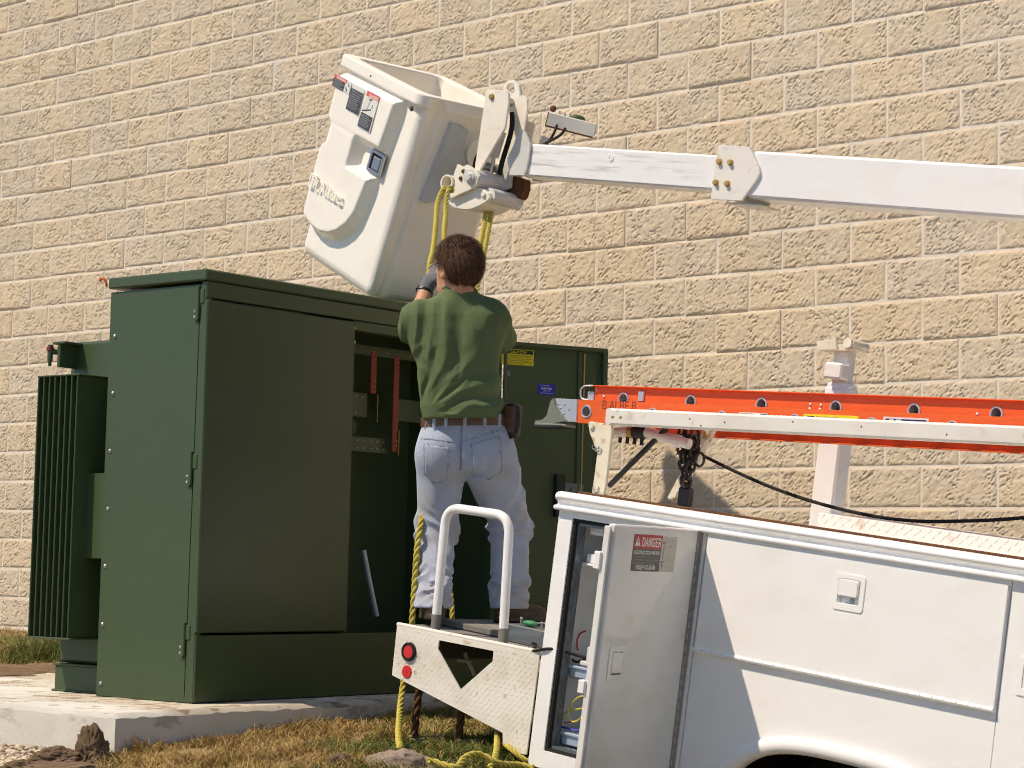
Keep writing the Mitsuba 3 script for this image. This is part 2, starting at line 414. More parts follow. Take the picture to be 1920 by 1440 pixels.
def weave(base, k):
    def f(p, n, uv):
        g = fbm(p.x * 10, p.y * 10, p.z * 10, 3)
        o = noise(p.x * 500, p.y * 500, p.z * 500)
        return mix((base[0] * (1 - k), base[1] * (1 - k), base[2] * (1 - k)), (base[0] * (1 + k), base[1] * (1 + k), base[2] * (1 + k)), g) * (0.9 + 0.2 * o)
    return f
mat("m_shirt", weave((0.108, 0.142, 0.066), 0.12), 0.9, spec=0.1, sheen=0.25)
def denim(p, n, uv):
    c = weave((0.38, 0.42, 0.505), 0.11)(p, n, uv)
    d = smoothstep(0.45, 0.7, fbm(p.x * 8 + 3, p.y * 8, p.z * 8, 3))
    return mix(c, mi.Color3f(0.36, 0.345, 0.32), d * 0.45)
mat("m_jeans", denim, 0.9, spec=0.1, sheen=0.2)
mat("m_skin", lambda p, n, uv: mix((0.48, 0.235, 0.135), (0.58, 0.31, 0.19), fbm(p.x * 30, p.y * 30, p.z * 30, 3)), 0.5, spec=0.35)
mat("m_hair", (0.050, 0.026, 0.016), 0.5, spec=0.4)
mat("m_seam", (0.20, 0.225, 0.31), 0.9, spec=0.1)
mat("m_leather", lambda p, n, uv: mix((0.085, 0.040, 0.020), (0.16, 0.085, 0.045), fbm(p.x * 40, p.y * 40, p.z * 40, 3)), 0.4)
mat("m_pouch", (0.035, 0.020, 0.011), 0.35)
mat("m_glove", (0.15, 0.155, 0.175), 0.85, spec=0.15)
mat("m_shoe", (0.040, 0.024, 0.015), 0.6)

# ------------------------------------------------------------------ block wall
BW, BH, JT = 0.4064, 0.2032, 0.0095
def block_mesh(seed, nx=64, ny=32):
    u, v = np.meshgrid(np.linspace(0, 1, nx + 1), np.linspace(0, 1, ny + 1), indexing="xy")
    x, y = (u - 0.5) * (BW - JT), (v - 0.5) * (BH - JT)
    P = np.stack([x * 9 + seed * 7.3, y * 9 + 1.7 * seed, np.zeros_like(x)], -1)
    Q = np.stack([(x + 0.6 * y) * 78, (y - 0.6 * x) * 120, 0 * x + seed], -1)
    r = meshkit.noise(Q, seed + 9); r2 = meshkit.noise(Q * 0.47 + 11, seed + 2); r3 = meshkit.noise(Q * 1.9 + 5, seed + 4)
    amt = 0.62 + 0.65 * sstep(0.35, 0.75, meshkit.noise(P * 1.6 + 9, seed + 3))
    z = 0.005 * (meshkit.fbm(P, 2, seed) - 0.45) + 0.003 * (meshkit.noise(P * 3.4 + 3, seed + 5) - 0.5)
    z -= amt * (0.0052 * sstep(0.45, 0.95, r) + 0.0020 * sstep(0.58, 0.95, r2)) + 0.0036 * (r3 - 0.5)
    z = np.maximum(z, -0.0066)
    e = np.minimum.reduce([u * BW, (1 - u) * BW, v * BH, (1 - v) * BH])
    z = z * sstep(-0.002, 0.012, e) + 0.0064 * sstep(-0.002, 0.012, e)
    edge = 0.0013 + 0.0014 * (meshkit.noise(np.stack([x * 35, y * 35, 0 * x + 3], -1), seed) - 0.5)
    z += edge
    V = np.stack([x, y, z], -1).reshape(-1, 3)
    F = []
    W = nx + 1
    i, j = np.meshgrid(np.arange(nx), np.arange(ny), indexing="xy")
    a = (j * W + i).ravel()
    F = np.vstack([np.stack([a, a + 1, a + W + 1], 1), np.stack([a, a + W + 1, a + W], 1)])
    ring = list(range(0, W)) + [k * W + nx for k in range(1, ny + 1)] + [ny * W + k for k in range(nx - 1, -1, -1)] + [k * W for k in range(ny - 1, 0, -1)]
    n0 = len(V); B = V[ring].copy(); B[:, 2] = -0.02
    V = np.vstack([V, B]); R = len(ring); k = np.arange(R)
    rr = A3(ring); r2 = np.roll(rr, -1)
    F = np.vstack([F, np.stack([rr, n0 + k, n0 + (k + 1) % R], 1), np.stack([rr, n0 + (k + 1) % R, r2], 1)])
    return tm(V, F)
VIS = {-7: (-13, -13), -6: (-14, -10), -5: (-13, -6), -4: (-14, -4), -3: (-13, 0), -2: (-14, 3), -1: (-13, 6), 0: (-14, 6), 1: (-13, 7), 2: (-13, 6), 3: (-13, 7), 4: (-13, 6), 5: (-13, 7),
       6: (-13, 6), 7: (-13, 7), 8: (-13, 6), 9: (-13, 7), 10: (-13, 6), 11: (-13, 7), 12: (-13, 6), 13: (-13, 0), 14: (-13, -12), 15: (-13, -12), 16: (-13, -12), 17: (-12, -12)}
HID = {-1: (-4,), 0: (-4, -3), 1: (-4, -3, -2), 2: (-5, -4, -3), 3: (-4, -3, 3), 4: (-4,), 5: tuple(range(-9, -5)), 6: tuple(range(-9, -4)), 7: tuple(range(-10, -3)), 8: tuple(range(-11, -3)) + (-1,), 9: tuple(range(-11, -3)) + (0,),
       10: tuple(range(-11, 0)), 11: tuple(range(-11, 0)), 12: tuple(range(-11, -1)) + (0, 1), 13: tuple(range(-11, 0))}
wall = thing("block_wall", "tall tan split face concrete block wall with pale mortar joints", "wall")
variants = [mikit.ply(block_mesh(s), None, smooth=40) for s in range(16)]
coarse = [block_mesh(50 + s, 20, 10) for s in range(5)]
outer = []
for r in range(-16, 22):
    off = 0.0 if r % 2 else 0.5
    for k in range(-22, 8):
        if off > 0 and k == 7:
            continue
        cx, cz = (k + off + 0.5) * BW, -(r + 0.5) * BH
        q = np.random.default_rng(1000 * (r + 50) + k + 500)
        out = 0.0075 * q.random() ** 7
        tilt = q.normal(0, 0.004); tip = q.normal(0, 0.010)
        vis = r in VIS and VIS[r][0] <= k <= VIS[r][1] and k not in HID.get(r, ())
        fr = Frame(WALL.w((cx, cz, out)), WALL.X, WALL.Y)
        fl = q.random() < 0.5
        M = fr.mat() @ (np.diag([-1, -1, 1, 1.0]) if fl else np.eye(4)) @ trimesh.transformations.rotation_matrix(tip, [1, 0, 0]) @ trimesh.transformations.rotation_matrix(tilt, [0, 1, 0])
        if vis:
            key = numbered(wall + "__block") if (wall + "__block") not in scene else f"{wall}__block_{sum(1 for z in scene if z.startswith(wall + '__block')):03d}"
            scene[key] = {**variants[int(q.integers(16))], "bsdf": {"type": "ref", "id": f"m_block{int(q.integers(4))}"}, "to_world": mi.ScalarTransform4f(M.tolist())}
        else:
            m = coarse[int(q.integers(5))].copy(); m.apply_transform(M); outer.append(m)
part(wall, "outlying_blocks", cat(outer), "m_block1", smooth=40, kind="stuff")
ZT = 16 * BH
def mortar_mesh():
    return cat([fbox(WALL, -22 * BW, 8 * BW, -22 * BH, ZT, -0.19, 0.0008)])
part(wall, "mortar", mortar_mesh(), "m_mortar", smooth=False)
part(wall, "coping", fbox(WALL, -22.2 * BW, 8.1 * BW, ZT + 0.01, ZT + 0.12, -0.26, 0.05, c=0.01), "m_mortar", smooth=False)

# ------------------------------------------------------------------ ground
def wall_sd(x, y):
    dx, dy = x - WALL.o[0], y - WALL.o[1]
    return dx * WALL.X[0] + dy * WALL.X[1], dx * WALL.Z[0] + dy * WALL.Z[1]
def ground_z(x, y):
    S, D = wall_sd(x, y)
    z = np.interp(D, [0, 0.6, 3.8, 4.6], [-0.50, -0.60, -0.750, -0.795])
    bank = np.maximum(sstep(2.2, 3.7, S) * sstep(0.2, 1.2, D) * 0.60, sstep(4.7, 6.3, D) * 0.86)
    z = z - bank - 0.012 * np.clip(D - 6, 0, 500) * 0
    return z + 0.02 * (meshkit.noise(np.stack([x * 2.1, y * 2.1, 0 * x], -1), 3) - 0.5) * (D < 7)
def terrain(xs, ds, keep):
    X, Y = np.meshgrid(xs, ds, indexing="ij")
    px = WALL.o[0] + X * WALL.X[0] + Y * WALL.Z[0]; py = WALL.o[1] + X * WALL.X[1] + Y * WALL.Z[1]
    V = np.stack([px, py, ground_z(px, py)], -1).reshape(-1, 3)
    n, m = X.shape; i, j = np.meshgrid(np.arange(n - 1), np.arange(m - 1), indexing="ij"); a = (i * m + j).ravel()
    F = np.vstack([np.stack([a, a + m, a + m + 1], 1), np.stack([a, a + m + 1, a + 1], 1)])
    c = Y.reshape(-1)[F].mean(1)
    return tm(V, F[keep(c)])
xs = np.concatenate([[-900, -400, -150, -60, -30, -15], np.linspace(-9, 8, 120), [12, 20, 40, 80, 200, 500, 900]])
ds = np.concatenate([[-30, -4, -1], np.linspace(-0.2, 7, 70), [9, 12, 20, 40, 90, 250, 700, 1200]])
k = whole("ground", terrain(xs, ds, lambda c: c < 5.6), "m_thatch", "bare sloping soil and dry thatch of the lawn strip along the wall", "ground", smooth=True, kind="structure")
k = whole("road", terrain(xs, ds, lambda c: c >= 5.6), "m_asphalt", "grey paved parking surface in front of the lawn strip", "road", smooth=True, kind="structure")

# concrete pad under the transformer
pad = thing("concrete_pad", "pale rough concrete pad under the green transformer with dark shaded edge", "concrete pad")
def pad_mesh():
    x0, x1, y0, y1 = -0.657, 2.15, -0.271, 2.98     # along the front, depth behind it
    us = np.concatenate([np.linspace(x0, x1, 140)]); vs = np.linspace(-y1, -y0, 110)
    X, Z = np.meshgrid(us, vs, indexing="ij")
    edge = np.minimum.reduce([X - x0, x1 - X, Z + y1, -y0 - Z])
    q = meshkit.fbm(np.stack([X * 7, Z * 7, 0 * X], -1), 4, 4)
    H = 0.004 * (q - 0.5) - (0.012 + 0.012 * meshkit.noise(np.stack([X * 25, Z * 25, 0 * X], -1), 8)) * sstep(0.03, 0.0, edge)
    jx = 0.006 * (meshkit.noise(np.stack([X * 13, Z * 13, 0 * X + 5], -1), 2) - 0.5) * (edge < 0.01)
    V = np.stack([X + jx, H, Z + jx], -1); n, m = X.shape; V = V.reshape(-1, 3)
    i, j = np.meshgrid(np.arange(n - 1), np.arange(m - 1), indexing="ij"); a = (i * m + j).ravel()
    F = np.vstack([np.stack([a, a + m + 1, a + m], 1), np.stack([a, a + 1, a + m + 1], 1)])
    nf = len(F)
    ring = [i * m for i in range(n)] + [(n - 1) * m + j for j in range(1, m)] + [i * m + m - 1 for i in range(n - 2, -1, -1)] + [j for j in range(m - 2, 0, -1)]
    rr = A3(ring); R = len(rr); L = 5; base = len(V); rows = [rr]
    for l in range(1, L + 1):
        B = V[rr].copy(); B[:, 1] = -0.012 - 0.29 * l / L
        o = 0.010 * (meshkit.noise(np.stack([B[:, 0] * 11, B[:, 1] * 16, B[:, 2] * 11], -1), 6) - 0.4)
        c = A3([(x0 + x1) / 2, 0, -(y0 + y1) / 2]); d = B - c
        B[:, 0] += np.sign(d[:, 0]) * o * (np.abs(d[:, 0]) > (x1 - x0) / 2 - 0.02); B[:, 2] += np.sign(d[:, 2]) * o * (np.abs(d[:, 2]) > (y1 - y0) / 2 - 0.02)
        V = np.vstack([V, B]); rows.append(base + np.arange(R)); base += R
    for l in range(L):
        a, b = rows[l], rows[l + 1]; a2, b2 = np.roll(a, -1), np.roll(b, -1)
        F = np.vstack([F, np.stack([a, a2, b2], 1), np.stack([a, b2, b], 1)])
    return put(CAB, tm(V, F)), nf
pm, nf_top = pad_mesh()
part(pad, "top", tm(pm.vertices, pm.faces[:nf_top]), "m_concrete_top", smooth=40, label="concrete pad top dusted with brown soil")
part(pad, "side", tm(pm.vertices, pm.faces[nf_top:]), "m_concrete", smooth=40)

def lump(center, r, seed, amp=0.35, squash=(1, 1, 1), fine=0.08, sub=4):
    m = trimesh.creation.icosphere(sub, 1.0); v = m.vertices
    d = 1 + amp * (meshkit.fbm(v * 1.6 + seed * 3.1, 3, seed) - 0.5) * 2 + fine * (meshkit.fbm(v * 7 + seed, 3, seed + 3) - 0.5) * 2
    return tm(v * d[:, None] * r * A3(squash) + A3(center), m.faces)
def g_at(x, y, dz=0.0):
    return A3([x, y, float(ground_z(A3([x]), A3([y]))[0]) + dz])
whole("soil_patch", cat([put(CAB, lump((-0.35 + 0.33 * i + 0.06 * math.sin(5 * i), -0.012, -2.45 - 0.13 * math.cos(3 * i)), 0.33, 20 + i, 0.3, (1.0, 0.10, 1.2), 0.10, 4)) for i in range(8)]),
      "m_soil", "spread brown soil lying on the far part of the concrete pad", "soil", smooth=True, kind="structure")

# trees past the right end of the wall; the glossy cabinet front mirrors them
mat("m_bark", lambda p, n, uv: mix((0.06, 0.045, 0.03), (0.14, 0.105, 0.075), fbm(p.x * 9, p.y * 9, p.z * 3, 3)), 0.95, spec=0.1)
mat("m_leaf", lambda p, n, uv: mix((0.020, 0.040, 0.012), (0.055, 0.085, 0.025), noise(p.x * 3, p.y * 3, p.z * 3)), 0.7, spec=0.3)
def tree(x, y, h, seed, label):
    q = np.random.default_rng(seed); g = g_at(x, y); k = thing("tree", label, "tree", "trees beyond the wall end")
    limbs = [tube([g - A3([0, 0, 0.3]), g + A3([0.1, 0, h * 0.3]), g + A3([0.15, 0.1, h * 0.75])], [0.22, 0.17, 0.06], 9)]
    cl = []
    for i in range(26):
        d = q.normal(size=3); d /= np.linalg.norm(d); c = g + A3([0, 0, h * 0.58]) + d * A3([h * 0.30, h * 0.30, h * 0.38]) * q.uniform(0.55, 1.0); cl.append(c)
        if i % 3 == 0:
            limbs.append(tube([g + A3([0.12, 0.05, h * q.uniform(0.25, 0.5)]), (g + A3([0, 0, h * 0.45]) + c) / 2, c], [0.07, 0.045, 0.015], 6))
    part(k, "trunk", cat(limbs), "m_bark", smooth=40)
    n = 5200; c = A3(cl)[q.integers(len(cl), size=n)] + q.normal(size=(n, 3)) * h * 0.085
    a = q.normal(size=(n, 3)); a /= np.linalg.norm(a, axis=1, keepdims=True); b = np.cross(a, q.normal(size=(n, 3))); b /= np.linalg.norm(b, axis=1, keepdims=True); w = q.uniform(0.07, 0.15, (n, 1))
    V = np.stack([c - a * w, c + b * w * 0.6, c + a * w, c - b * w * 0.6], 1).reshape(-1, 3); f = np.arange(n)[:, None] * 4
    part(k, "crown", tm(V, np.vstack([f + A3([[0, 1, 2]]), f + A3([[0, 2, 3]])])), "m_leaf", smooth=False)
for i, (S, D, h) in enumerate(((8.5, -1.0, 6.5), (10.5, -3.5, 7.0), (12.0, -0.4, 6.8), (13.0, 2.2, 7.2), (10.0, -7.0, 7.5))):
    w = WALL.o + WALL.X * S + WALL.Z * D
    tree(w[0], w[1], h, 60 + i, "leafy tree standing past the right end of the block wall")

# ------------------------------------------------------------------ padmount transformer
tr = thing("transformer", "dark green pad mounted transformer cabinet with one door swung open", "transformer")
D0 = 0.605                                                 # depth of the terminal cabinet
flank = Polygon([(-D0, 0.004), (-0.056, 0.004), (-0.040, 1.76), (-D0, 1.76)])
tab = rrect(-0.722, -0.55, 0.594, 0.966, 0.018)
part(tr, "side_panel", fprism(CABL, unary_union([flank, tab]), -0.004, 0.0), "m_green", smooth=False)
part(tr, "corner_post", cat([fprism(CABL, [(-0.051, 0.004), (0.0, 0.004), (0.0, 1.76), (-0.035, 1.76)], -0.03, 0.001, 0.002)]), "m_green")
for q, z in ((-0.575, 1.564), (-0.574, 1.313), (-0.579, 1.061), (-0.578, 0.808), (-0.582, 0.56), (-0.585, 0.309), (-0.582, 0.054)):
    part(tr, "bolt", dome(CABL, q + 0.006, z, 0.0, 0.011, 0.009), "m_steel", smooth=40)
for q, z in ((-0.049, 1.665), (-0.060, 0.965), (-0.066, 0.25)):
    h = part(tr, "hinge", cat([fbox(CABL, q - 0.014, q + 0.004, z - 0.065, z + 0.012, -0.001, 0.009), cyl(Frame(CABL.w((q + 0.008, z - 0.055, 0.008)), CABL.X, -CABL.Z), 0, 0, 0, 0.14, 0.008),
                               fbox(CABL, q + 0.006, q + 0.040, z + 0.012, z + 0.075, -0.001, 0.007)]), "m_green_dark")
    for dz in (-0.02, -0.045):
        part(tr + "__" + h.split("__")[1], "screw", dome(CABL, q - 0.018, z + dz, 0.0, 0.009, 0.008), "m_steel", smooth=40)
part(tr, "lid", cat([fbox(CAB, -0.018, 2.03, 1.774, 1.822, -0.608, 0.014, c=0.006)]), "m_green")
part(tr, "header", cat([fbox(CAB, 0.0, 2.012, 1.702, 1.772, -0.03, 0.004)]), "m_green")
part(tr, "sill", cat([fbox(CAB, 0.0, 2.012, 0.004, 0.282, -0.03, 0.006)]), "m_green")
part(tr, "door", cat([fbox(CAB, -0.002, 0.915, 0.292, 1.692, -0.03, 0.010, c=0.005)]), "m_green", label="closed glossy dark green left door")
part(tr, "door_jamb", cat([fbox(CAB, 0.912, 0.935, 0.285, 1.70, -0.06, -0.004), fbox(CAB, 0.925, 2.0, 1.655, 1.70, -0.05, 0.0), fbox(CAB, 1.965, 2.008, 0.285, 1.70, -0.05, 0.0)]), "m_green_dark")
for x, z in ((0.923, 1.665), (0.925, 1.60)):
    part(tr, "bolt", dome(CAB, x, z, 0.0, 0.009, 0.008), "m_plated", smooth=40)
part(tr, "back_plate", cat([fbox(CAB, 0.0, 2.01, 0.0, 1.76, -0.605, -0.585), fbox(CAB, 1.99, 2.01, 0.0, 1.77, -0.60, 0.0), fbox(CAB, 0.0, 2.0, 0.0, 0.02, -0.6, -0.03), fbox(CAB, 0.93, 0.945, 0.0, 1.75, -0.58, -0.06)]), "m_inside")
# terminal gear behind the open doorway
br = part(tr, "support_angle", cat([fbox(CAB, 1.10, 1.96, 1.585, 1.635, -0.262, -0.25), fbox(CAB, 1.10, 1.96, 1.628, 1.635, -0.32, -0.25)]), "m_green_dark")
for x in (1.325, 1.345, 1.44, 1.60):
    part(tr + "__support_angle", "bolt", dome(CAB, x, 1.605, -0.25, 0.006), "m_plated", smooth=40)
for x, z0, z1, dots in ((1.338, 1.405, 1.605, (1.575, 1.465, 1.44)), (1.503, 1.135, 1.60, (1.57, 1.19, 1.165))):
    kb = part(tr, "barrier_bar", cat([put(CAB, cbox(x - 0.021, x + 0.021, z0, z1, -0.256, -0.246))]), "m_red_bar", label="dull red insulating bar in the doorway")
    for z in dots:
        part(tr + "__" + kb.split("__")[1], "rivet", dome(CAB, x + 0.008, z, -0.245, 0.006), "m_brass", smooth=40)
for i, (x0, x1, z0, z1, cols) in enumerate(((1.20, 1.34, 1.29, 1.41, 2), (1.20, 1.50, 1.125, 1.20, 6), (1.55, 1.8, 1.29, 1.40, 0))):
    kp = part(tr, "terminal_pad", cat([fbox(CAB, x0, x1, z0, z1, -0.30, -0.285)]), "m_galv" if False else "m_green_dark")
    for c in range(cols):
        for z in (z0 + 0.02, z1 - 0.02):
            part(tr + "__" + kp.split("__")[1], "stud", dome(CAB, x1 - 0.035 - 0.047 * c, z, -0.285, 0.006), "m_steel", smooth=40)
for x, z0, z1 in ((1.362, 1.27, 1.40), (1.522, 1.12, 1.24)):
    part(tr, "sight_tube", tube(path3(CAB, [(x, z0, -0.24), (x, z1, -0.24)]), 0.003, 8), "m_brass")
part(tr, "ground_strap", tube(path3(CAB, bend([(1.30, 0.66, -0.25), (1.335, 0.50, -0.235), (1.372, 0.35, -0.22)], 0.03)), 0.014, 10), "m_bluebox", label="pale blue grey tube hanging in the doorway")
part(tr, "bushing", put(CAB, lump((1.24, 1.24, -0.33), 0.055, 4, 0.05, (1, 1, 1), 0.01, 3)), "m_inside", smooth=True)
# swung open right door
DOOR = Frame(CAB.w((2.0053, 0.0, 0.022)), [0.8862, 0.4633, 0], [0, 0, 1])
dk = part(tr, "open_door", cat([fbox(DOOR, 0.0, 0.571, 0.292, 1.70, -0.012, 0.0), fbox(DOOR, 0.545, 0.571, 0.292, 1.70, -0.012, 0.030), fbox(DOOR, 0.0, 0.571, 1.685, 1.707, -0.012, 0.028), fbox(DOOR, 0.0, 0.571, 0.285, 0.31, -0.012, 0.028), fbox(DOOR, 0.41, 0.43, 0.31, 1.685, 0.0, 0.012)]), "m_green_dark", label="dark inner face of the door swung open")
od = tr + "__open_door"
L1 = DOOR.at(-0.0227, 1.5937, 0.001)
printed(od, "caution_label", [(fbox(L1, 0, 0.1816, 0, 0.0786, 0, 0.001), (0.62, 0.52, 0.02)), (fbox(L1, 0.006, 0.1756, 0.056, 0.075, 0.001, 0.0016), (0.02, 0.02, 0.02)),
        (text_on(L1, 0.045, 0.060, 0.0017, "CAUTION", 0.011, 0.095), (0.62, 0.52, 0.02))] + [(fbox(L1, 0.012, 0.012 + w, 0.047 - 0.0085 * i, 0.0495 - 0.0085 * i, 0.001, 0.0015), (0.16, 0.13, 0.02)) for i, w in enumerate((0.158, 0.15, 0.157, 0.14, 0.155, 0.11))])
L2 = DOOR.at(0.185, 1.4542, 0.001)
printed(od, "notice_label", [(fbox(L2, 0, 0.0983, 0, 0.0557, 0, 0.001), (0.02, 0.03, 0.36)), (text_on(L2, 0.018, 0.028, 0.0011, "NON PCB", 0.009, 0.06), (0.75, 0.75, 0.8)),
        (text_on(L2, 0.006, 0.045, 0.0011, "*** TO CLASSIFY", 0.004, 0.06), (0.6, 0.6, 0.7)), (text_on(L2, 0.030, 0.018, 0.0011, "FLUID TYPE", 0.004, 0.036), (0.6, 0.6, 0.7)), (text_on(L2, 0.008, 0.007, 0.0011, "AT TIME OF MANUFACTURE", 0.004, 0.082), (0.6, 0.6, 0.7))])
printed(od, "serial_label", [(fbox(DOOR.at(-0.005, 1.535, 0.001), 0, 0.035, 0, 0.030, 0, 0.001), (0.16, 0.17, 0.20))])
part(od, "stay_rod", tube(path3(DOOR, [(0.444, 1.674, 0.012), (0.437, 1.025, 0.012), (0.43, 0.5, 0.012)]), 0.004, 8), "m_plated")
part(od, "latch_plate", cat([fbox(DOOR, 0.335, 0.453, 0.95, 1.02, 0.0, 0.012), cyl(DOOR, 0.39, 0.985, 0.012, 0.022, 0.014)]), "m_galv", label="pale riveted latch plate on the open door")
part(od, "latch_housing", fbox(DOOR, 0.285, 0.335, 0.85, 1.06, 0.0, 0.035), "m_black")
part(od, "hinge", tube(path3(DOOR, [(0.0, 0.29, 0.0), (0.0, 1.70, 0.0)]), 0.010, 10), "m_green_dark")
# tank and radiator
part(tr, "tank", cat([fbox(CAB, 0.10, 1.95, 0.128, 1.567, -0.985, -0.606, c=0.012)]), "m_green")
part(tr, "skid", cat([fbox(CAB, 0.075, 1.95, 0.115, 0.125, -0.995, -0.61), fbox(CAB, 0.085, 0.10, 0.0, 0.115, -0.985, -0.61), fbox(CAB, 0.075, 0.16, 0.0, 0.010, -0.995, -0.61)]), "m_green_dark")
rk = part(tr, "radiator", cat([fbox(CAB, -0.082, 0.10, 1.392, 1.400, -0.985, -0.700), tube(path3(CAB, [(0.06, 1.375, -0.97), (0.06, 1.375, -0.71)]), 0.022, 12)]), "m_green_dark")
part(tr + "__radiator", "bottom_plate", fbox(CAB, -0.082, 0.10, 0.238, 0.246, -0.985, -0.700), "m_green_dark")
for i in range(8):
    q = -0.716 - 0.0375 * i
    part(tr + "__radiator", "fin", fbox(CAB, -0.080, 0.098, 0.246, 1.392, q - 0.004, q + 0.004, c=0.0025), "m_green")
part(tr, "lifting_lug", cat([fbox(CAB, 0.0, 0.105, 1.445, 1.555, -0.955, -0.935), fbox(CAB, -0.005, 0.105, 1.548, 1.560, -0.985, -0.90)]), "m_green_dark")
part(tr, "relief_valve", cat([tube(path3(CAB, [(0.03, 1.515, -0.965), (-0.012, 1.515, -0.985)]), 0.013, 10), tube(path3(CAB, [(-0.014, 1.545, -0.985), (-0.014, 1.470, -0.985)]), 0.0125, 10), tube(path3(CAB, [(-0.014, 1.475, -0.985), (-0.014, 1.450, -0.985)]), 0.008, 10)]), "m_green_dark", smooth=60)
part(tr, "valve_cap", tube(path3(CAB, [(-0.014, 1.535, -0.985), (-0.014, 1.520, -0.985)]), 0.018, 12), "m_red_bar", label="small red valve cap")
part(tr, "seal_tag", tube(smooth_path(path3(CAB, [(-0.02, 1.785, -0.618), (-0.026, 1.815, -0.622), (-0.03, 1.822, -0.635), (-0.03, 1.812, -0.65), (-0.03, 1.818, -0.64)]), 20), 0.006, 6), "m_wire_orange", label="orange red seal wire at the lid corner")
part(tr, "lid_bracket", cat([fbox(CAB, 0.93, 1.02, 1.823, 1.850, -0.30, -0.285), fbox(CAB, 0.93, 0.945, 1.823, 1.860, -0.33, -0.285)]), "m_white_in")

# ------------------------------------------------------------------ bucket truck
bt = thing("bucket_truck", "white utility bucket truck parked nose down with an open side compartment", "truck")
T = TRUCK
def superell(a, b, n, cx, cy, t0, t1, m=48):
    t = np.linspace(t0, t1, m); c, s = np.cos(t), np.sin(t)
    return np.stack([cx + a * np.sign(c) * np.abs(c) ** (2 / n), cy + b * np.sign(s) * np.abs(s) ** (2 / n)], 1)
arch = Polygon(list(superell(0.50, 0.46, 3, 1.36, -1.15, 0, math.pi)))
opening = sbox(0.068, -0.904, 0.665, -0.035)
def side_poly(x0, x1):
    return sbox(x0, -0.97, x1, -0.008).difference(opening).difference(arch)
pk = part(bt, "side_panel", fprism(T, side_poly(0.0, 0.694), -0.025, 0.0), "m_white", smooth=False)
part(bt, "side_panel", fprism(T, side_poly(0.698, 1.899).difference(sbox(1.26, -0.19, 1.37, -0.075)), -0.025, -0.001), "m_white", smooth=False)
part(bt, "side_panel", fprism(T, side_poly(1.903, 3.4), -0.025, 0.0), "m_white", smooth=False)
part(bt, "body_shell", cat([fbox(T, 0.001, 3.4, 0.0, 0.03, -0.50, -0.03), fbox(T, 0.0, 0.02, -0.97, 0.0, -0.50, -0.026), fbox(T, 0.0, 3.4, -0.97, 0.0, -0.52, -0.50), fbox(T, 0.0, 0.85, -0.97, -0.955, -0.5, -0.026), fbox(T, 0.70, 0.715, -0.95, 0.0, -0.5, -0.026),
                            fbox(T, 0.0, 3.4, -0.97, 0.05, -2.28, -1.80), fbox(T, 0.02, 3.4, -0.56, -0.54, -1.80, -0.52)]), "m_white")
part(bt, "chassis", cat([fbox(T, -0.5, 4.5, -0.78, -0.62, -0.75, -0.67), fbox(T, -0.5, 4.5, -0.78, -0.62, -1.6, -1.52), fbox(T, 1.25, 1.45, -1.2, -1.05, -2.0, -0.3)]), "m_black")
part(bt, "wheel_well", cat([fprism(T, Polygon(list(superell(0.55, 0.51, 3, 1.36, -1.15, 0, math.pi))).difference(Polygon(list(superell(0.52, 0.48, 3, 1.36, -1.15, 0, math.pi)))), -0.48, -0.026), fbox(T, 0.8, 1.95, -1.15, -0.55, -0.5, -0.49)]), "m_black", smooth=False)
tyre = trimesh.creation.revolve(A3([(0.22, -0.11), (0.36, -0.12), (0.385, -0.09), (0.39, -0.03), (0.39, 0.03), (0.385, 0.09), (0.36, 0.12), (0.22, 0.11), (0.22, -0.11)]), sections=48)
hub = trimesh.creation.revolve(A3([(0.0, 0.02), (0.08, 0.03), (0.10, -0.02), (0.20, -0.01), (0.225, 0.08), (0.225, -0.08), (0.0, -0.08)]), sections=32)
for x, z in ((1.36, -0.22), (1.36, -2.05)):
    tyre_m = tyre.copy(); tyre_m.apply_translation([x, -1.13, z]); hub_m = hub.copy(); hub_m.apply_translation([x, -1.13, z])
    wk = part(bt, "wheel", put(T, tyre_m), "m_rubber", smooth=40)
    part(bt + "__" + wk.split("__")[1], "rim", put(T, hub_m), "m_white_in", smooth=40)
fl = superell(0.525, 0.485, 3, 1.36, -1.15, 0.02, math.pi - 0.02, 60)
m = tube(np.stack([fl[:, 0], fl[:, 1], 0 * fl[:, 0]], 1), 0.030, 14)
m.vertices[:, 2] *= 0.85
part(bt, "wheel_flare", put(T, m), "m_white", smooth=60, label="rounded white wheel arch flare")
# top rail with rounded cap and drip lip
prof = [(-0.04, 0.0), (-0.04, 0.052), (-0.02, 0.058), (-0.002, 0.058), (0.010, 0.055), (0.019, 0.049), (0.024, 0.041), (0.024, 0.033), (0.018, 0.027), (0.008, 0.023), (0.003, 0.016), (0.004, 0.009), (0.010, 0.006), (0.022, 0.005), (0.026, 0.001), (0.026, -0.007), (0.022, -0.011), (0.002, -0.012), (-0.03, -0.012)]
RAILF = Frame(T.w((-0.010, 0, 0)), T.Z, T.Y, T.X)        # (out, up, along)
m = trimesh.creation.extrude_polygon(Polygon(prof).buffer(0), 3.4, engine="earcut"); 
mm = m.copy(); mm.apply_transform(RAILF.mat()); mm.fix_normals()
part(bt, "top_rail", mm, "m_white", smooth=50)
part(bt, "rail_seal", fbox(T, 0.05, 3.4, 0.050, 0.0665, -0.047, -0.033), "m_rust", label="dark weathered strip behind the rail cap")
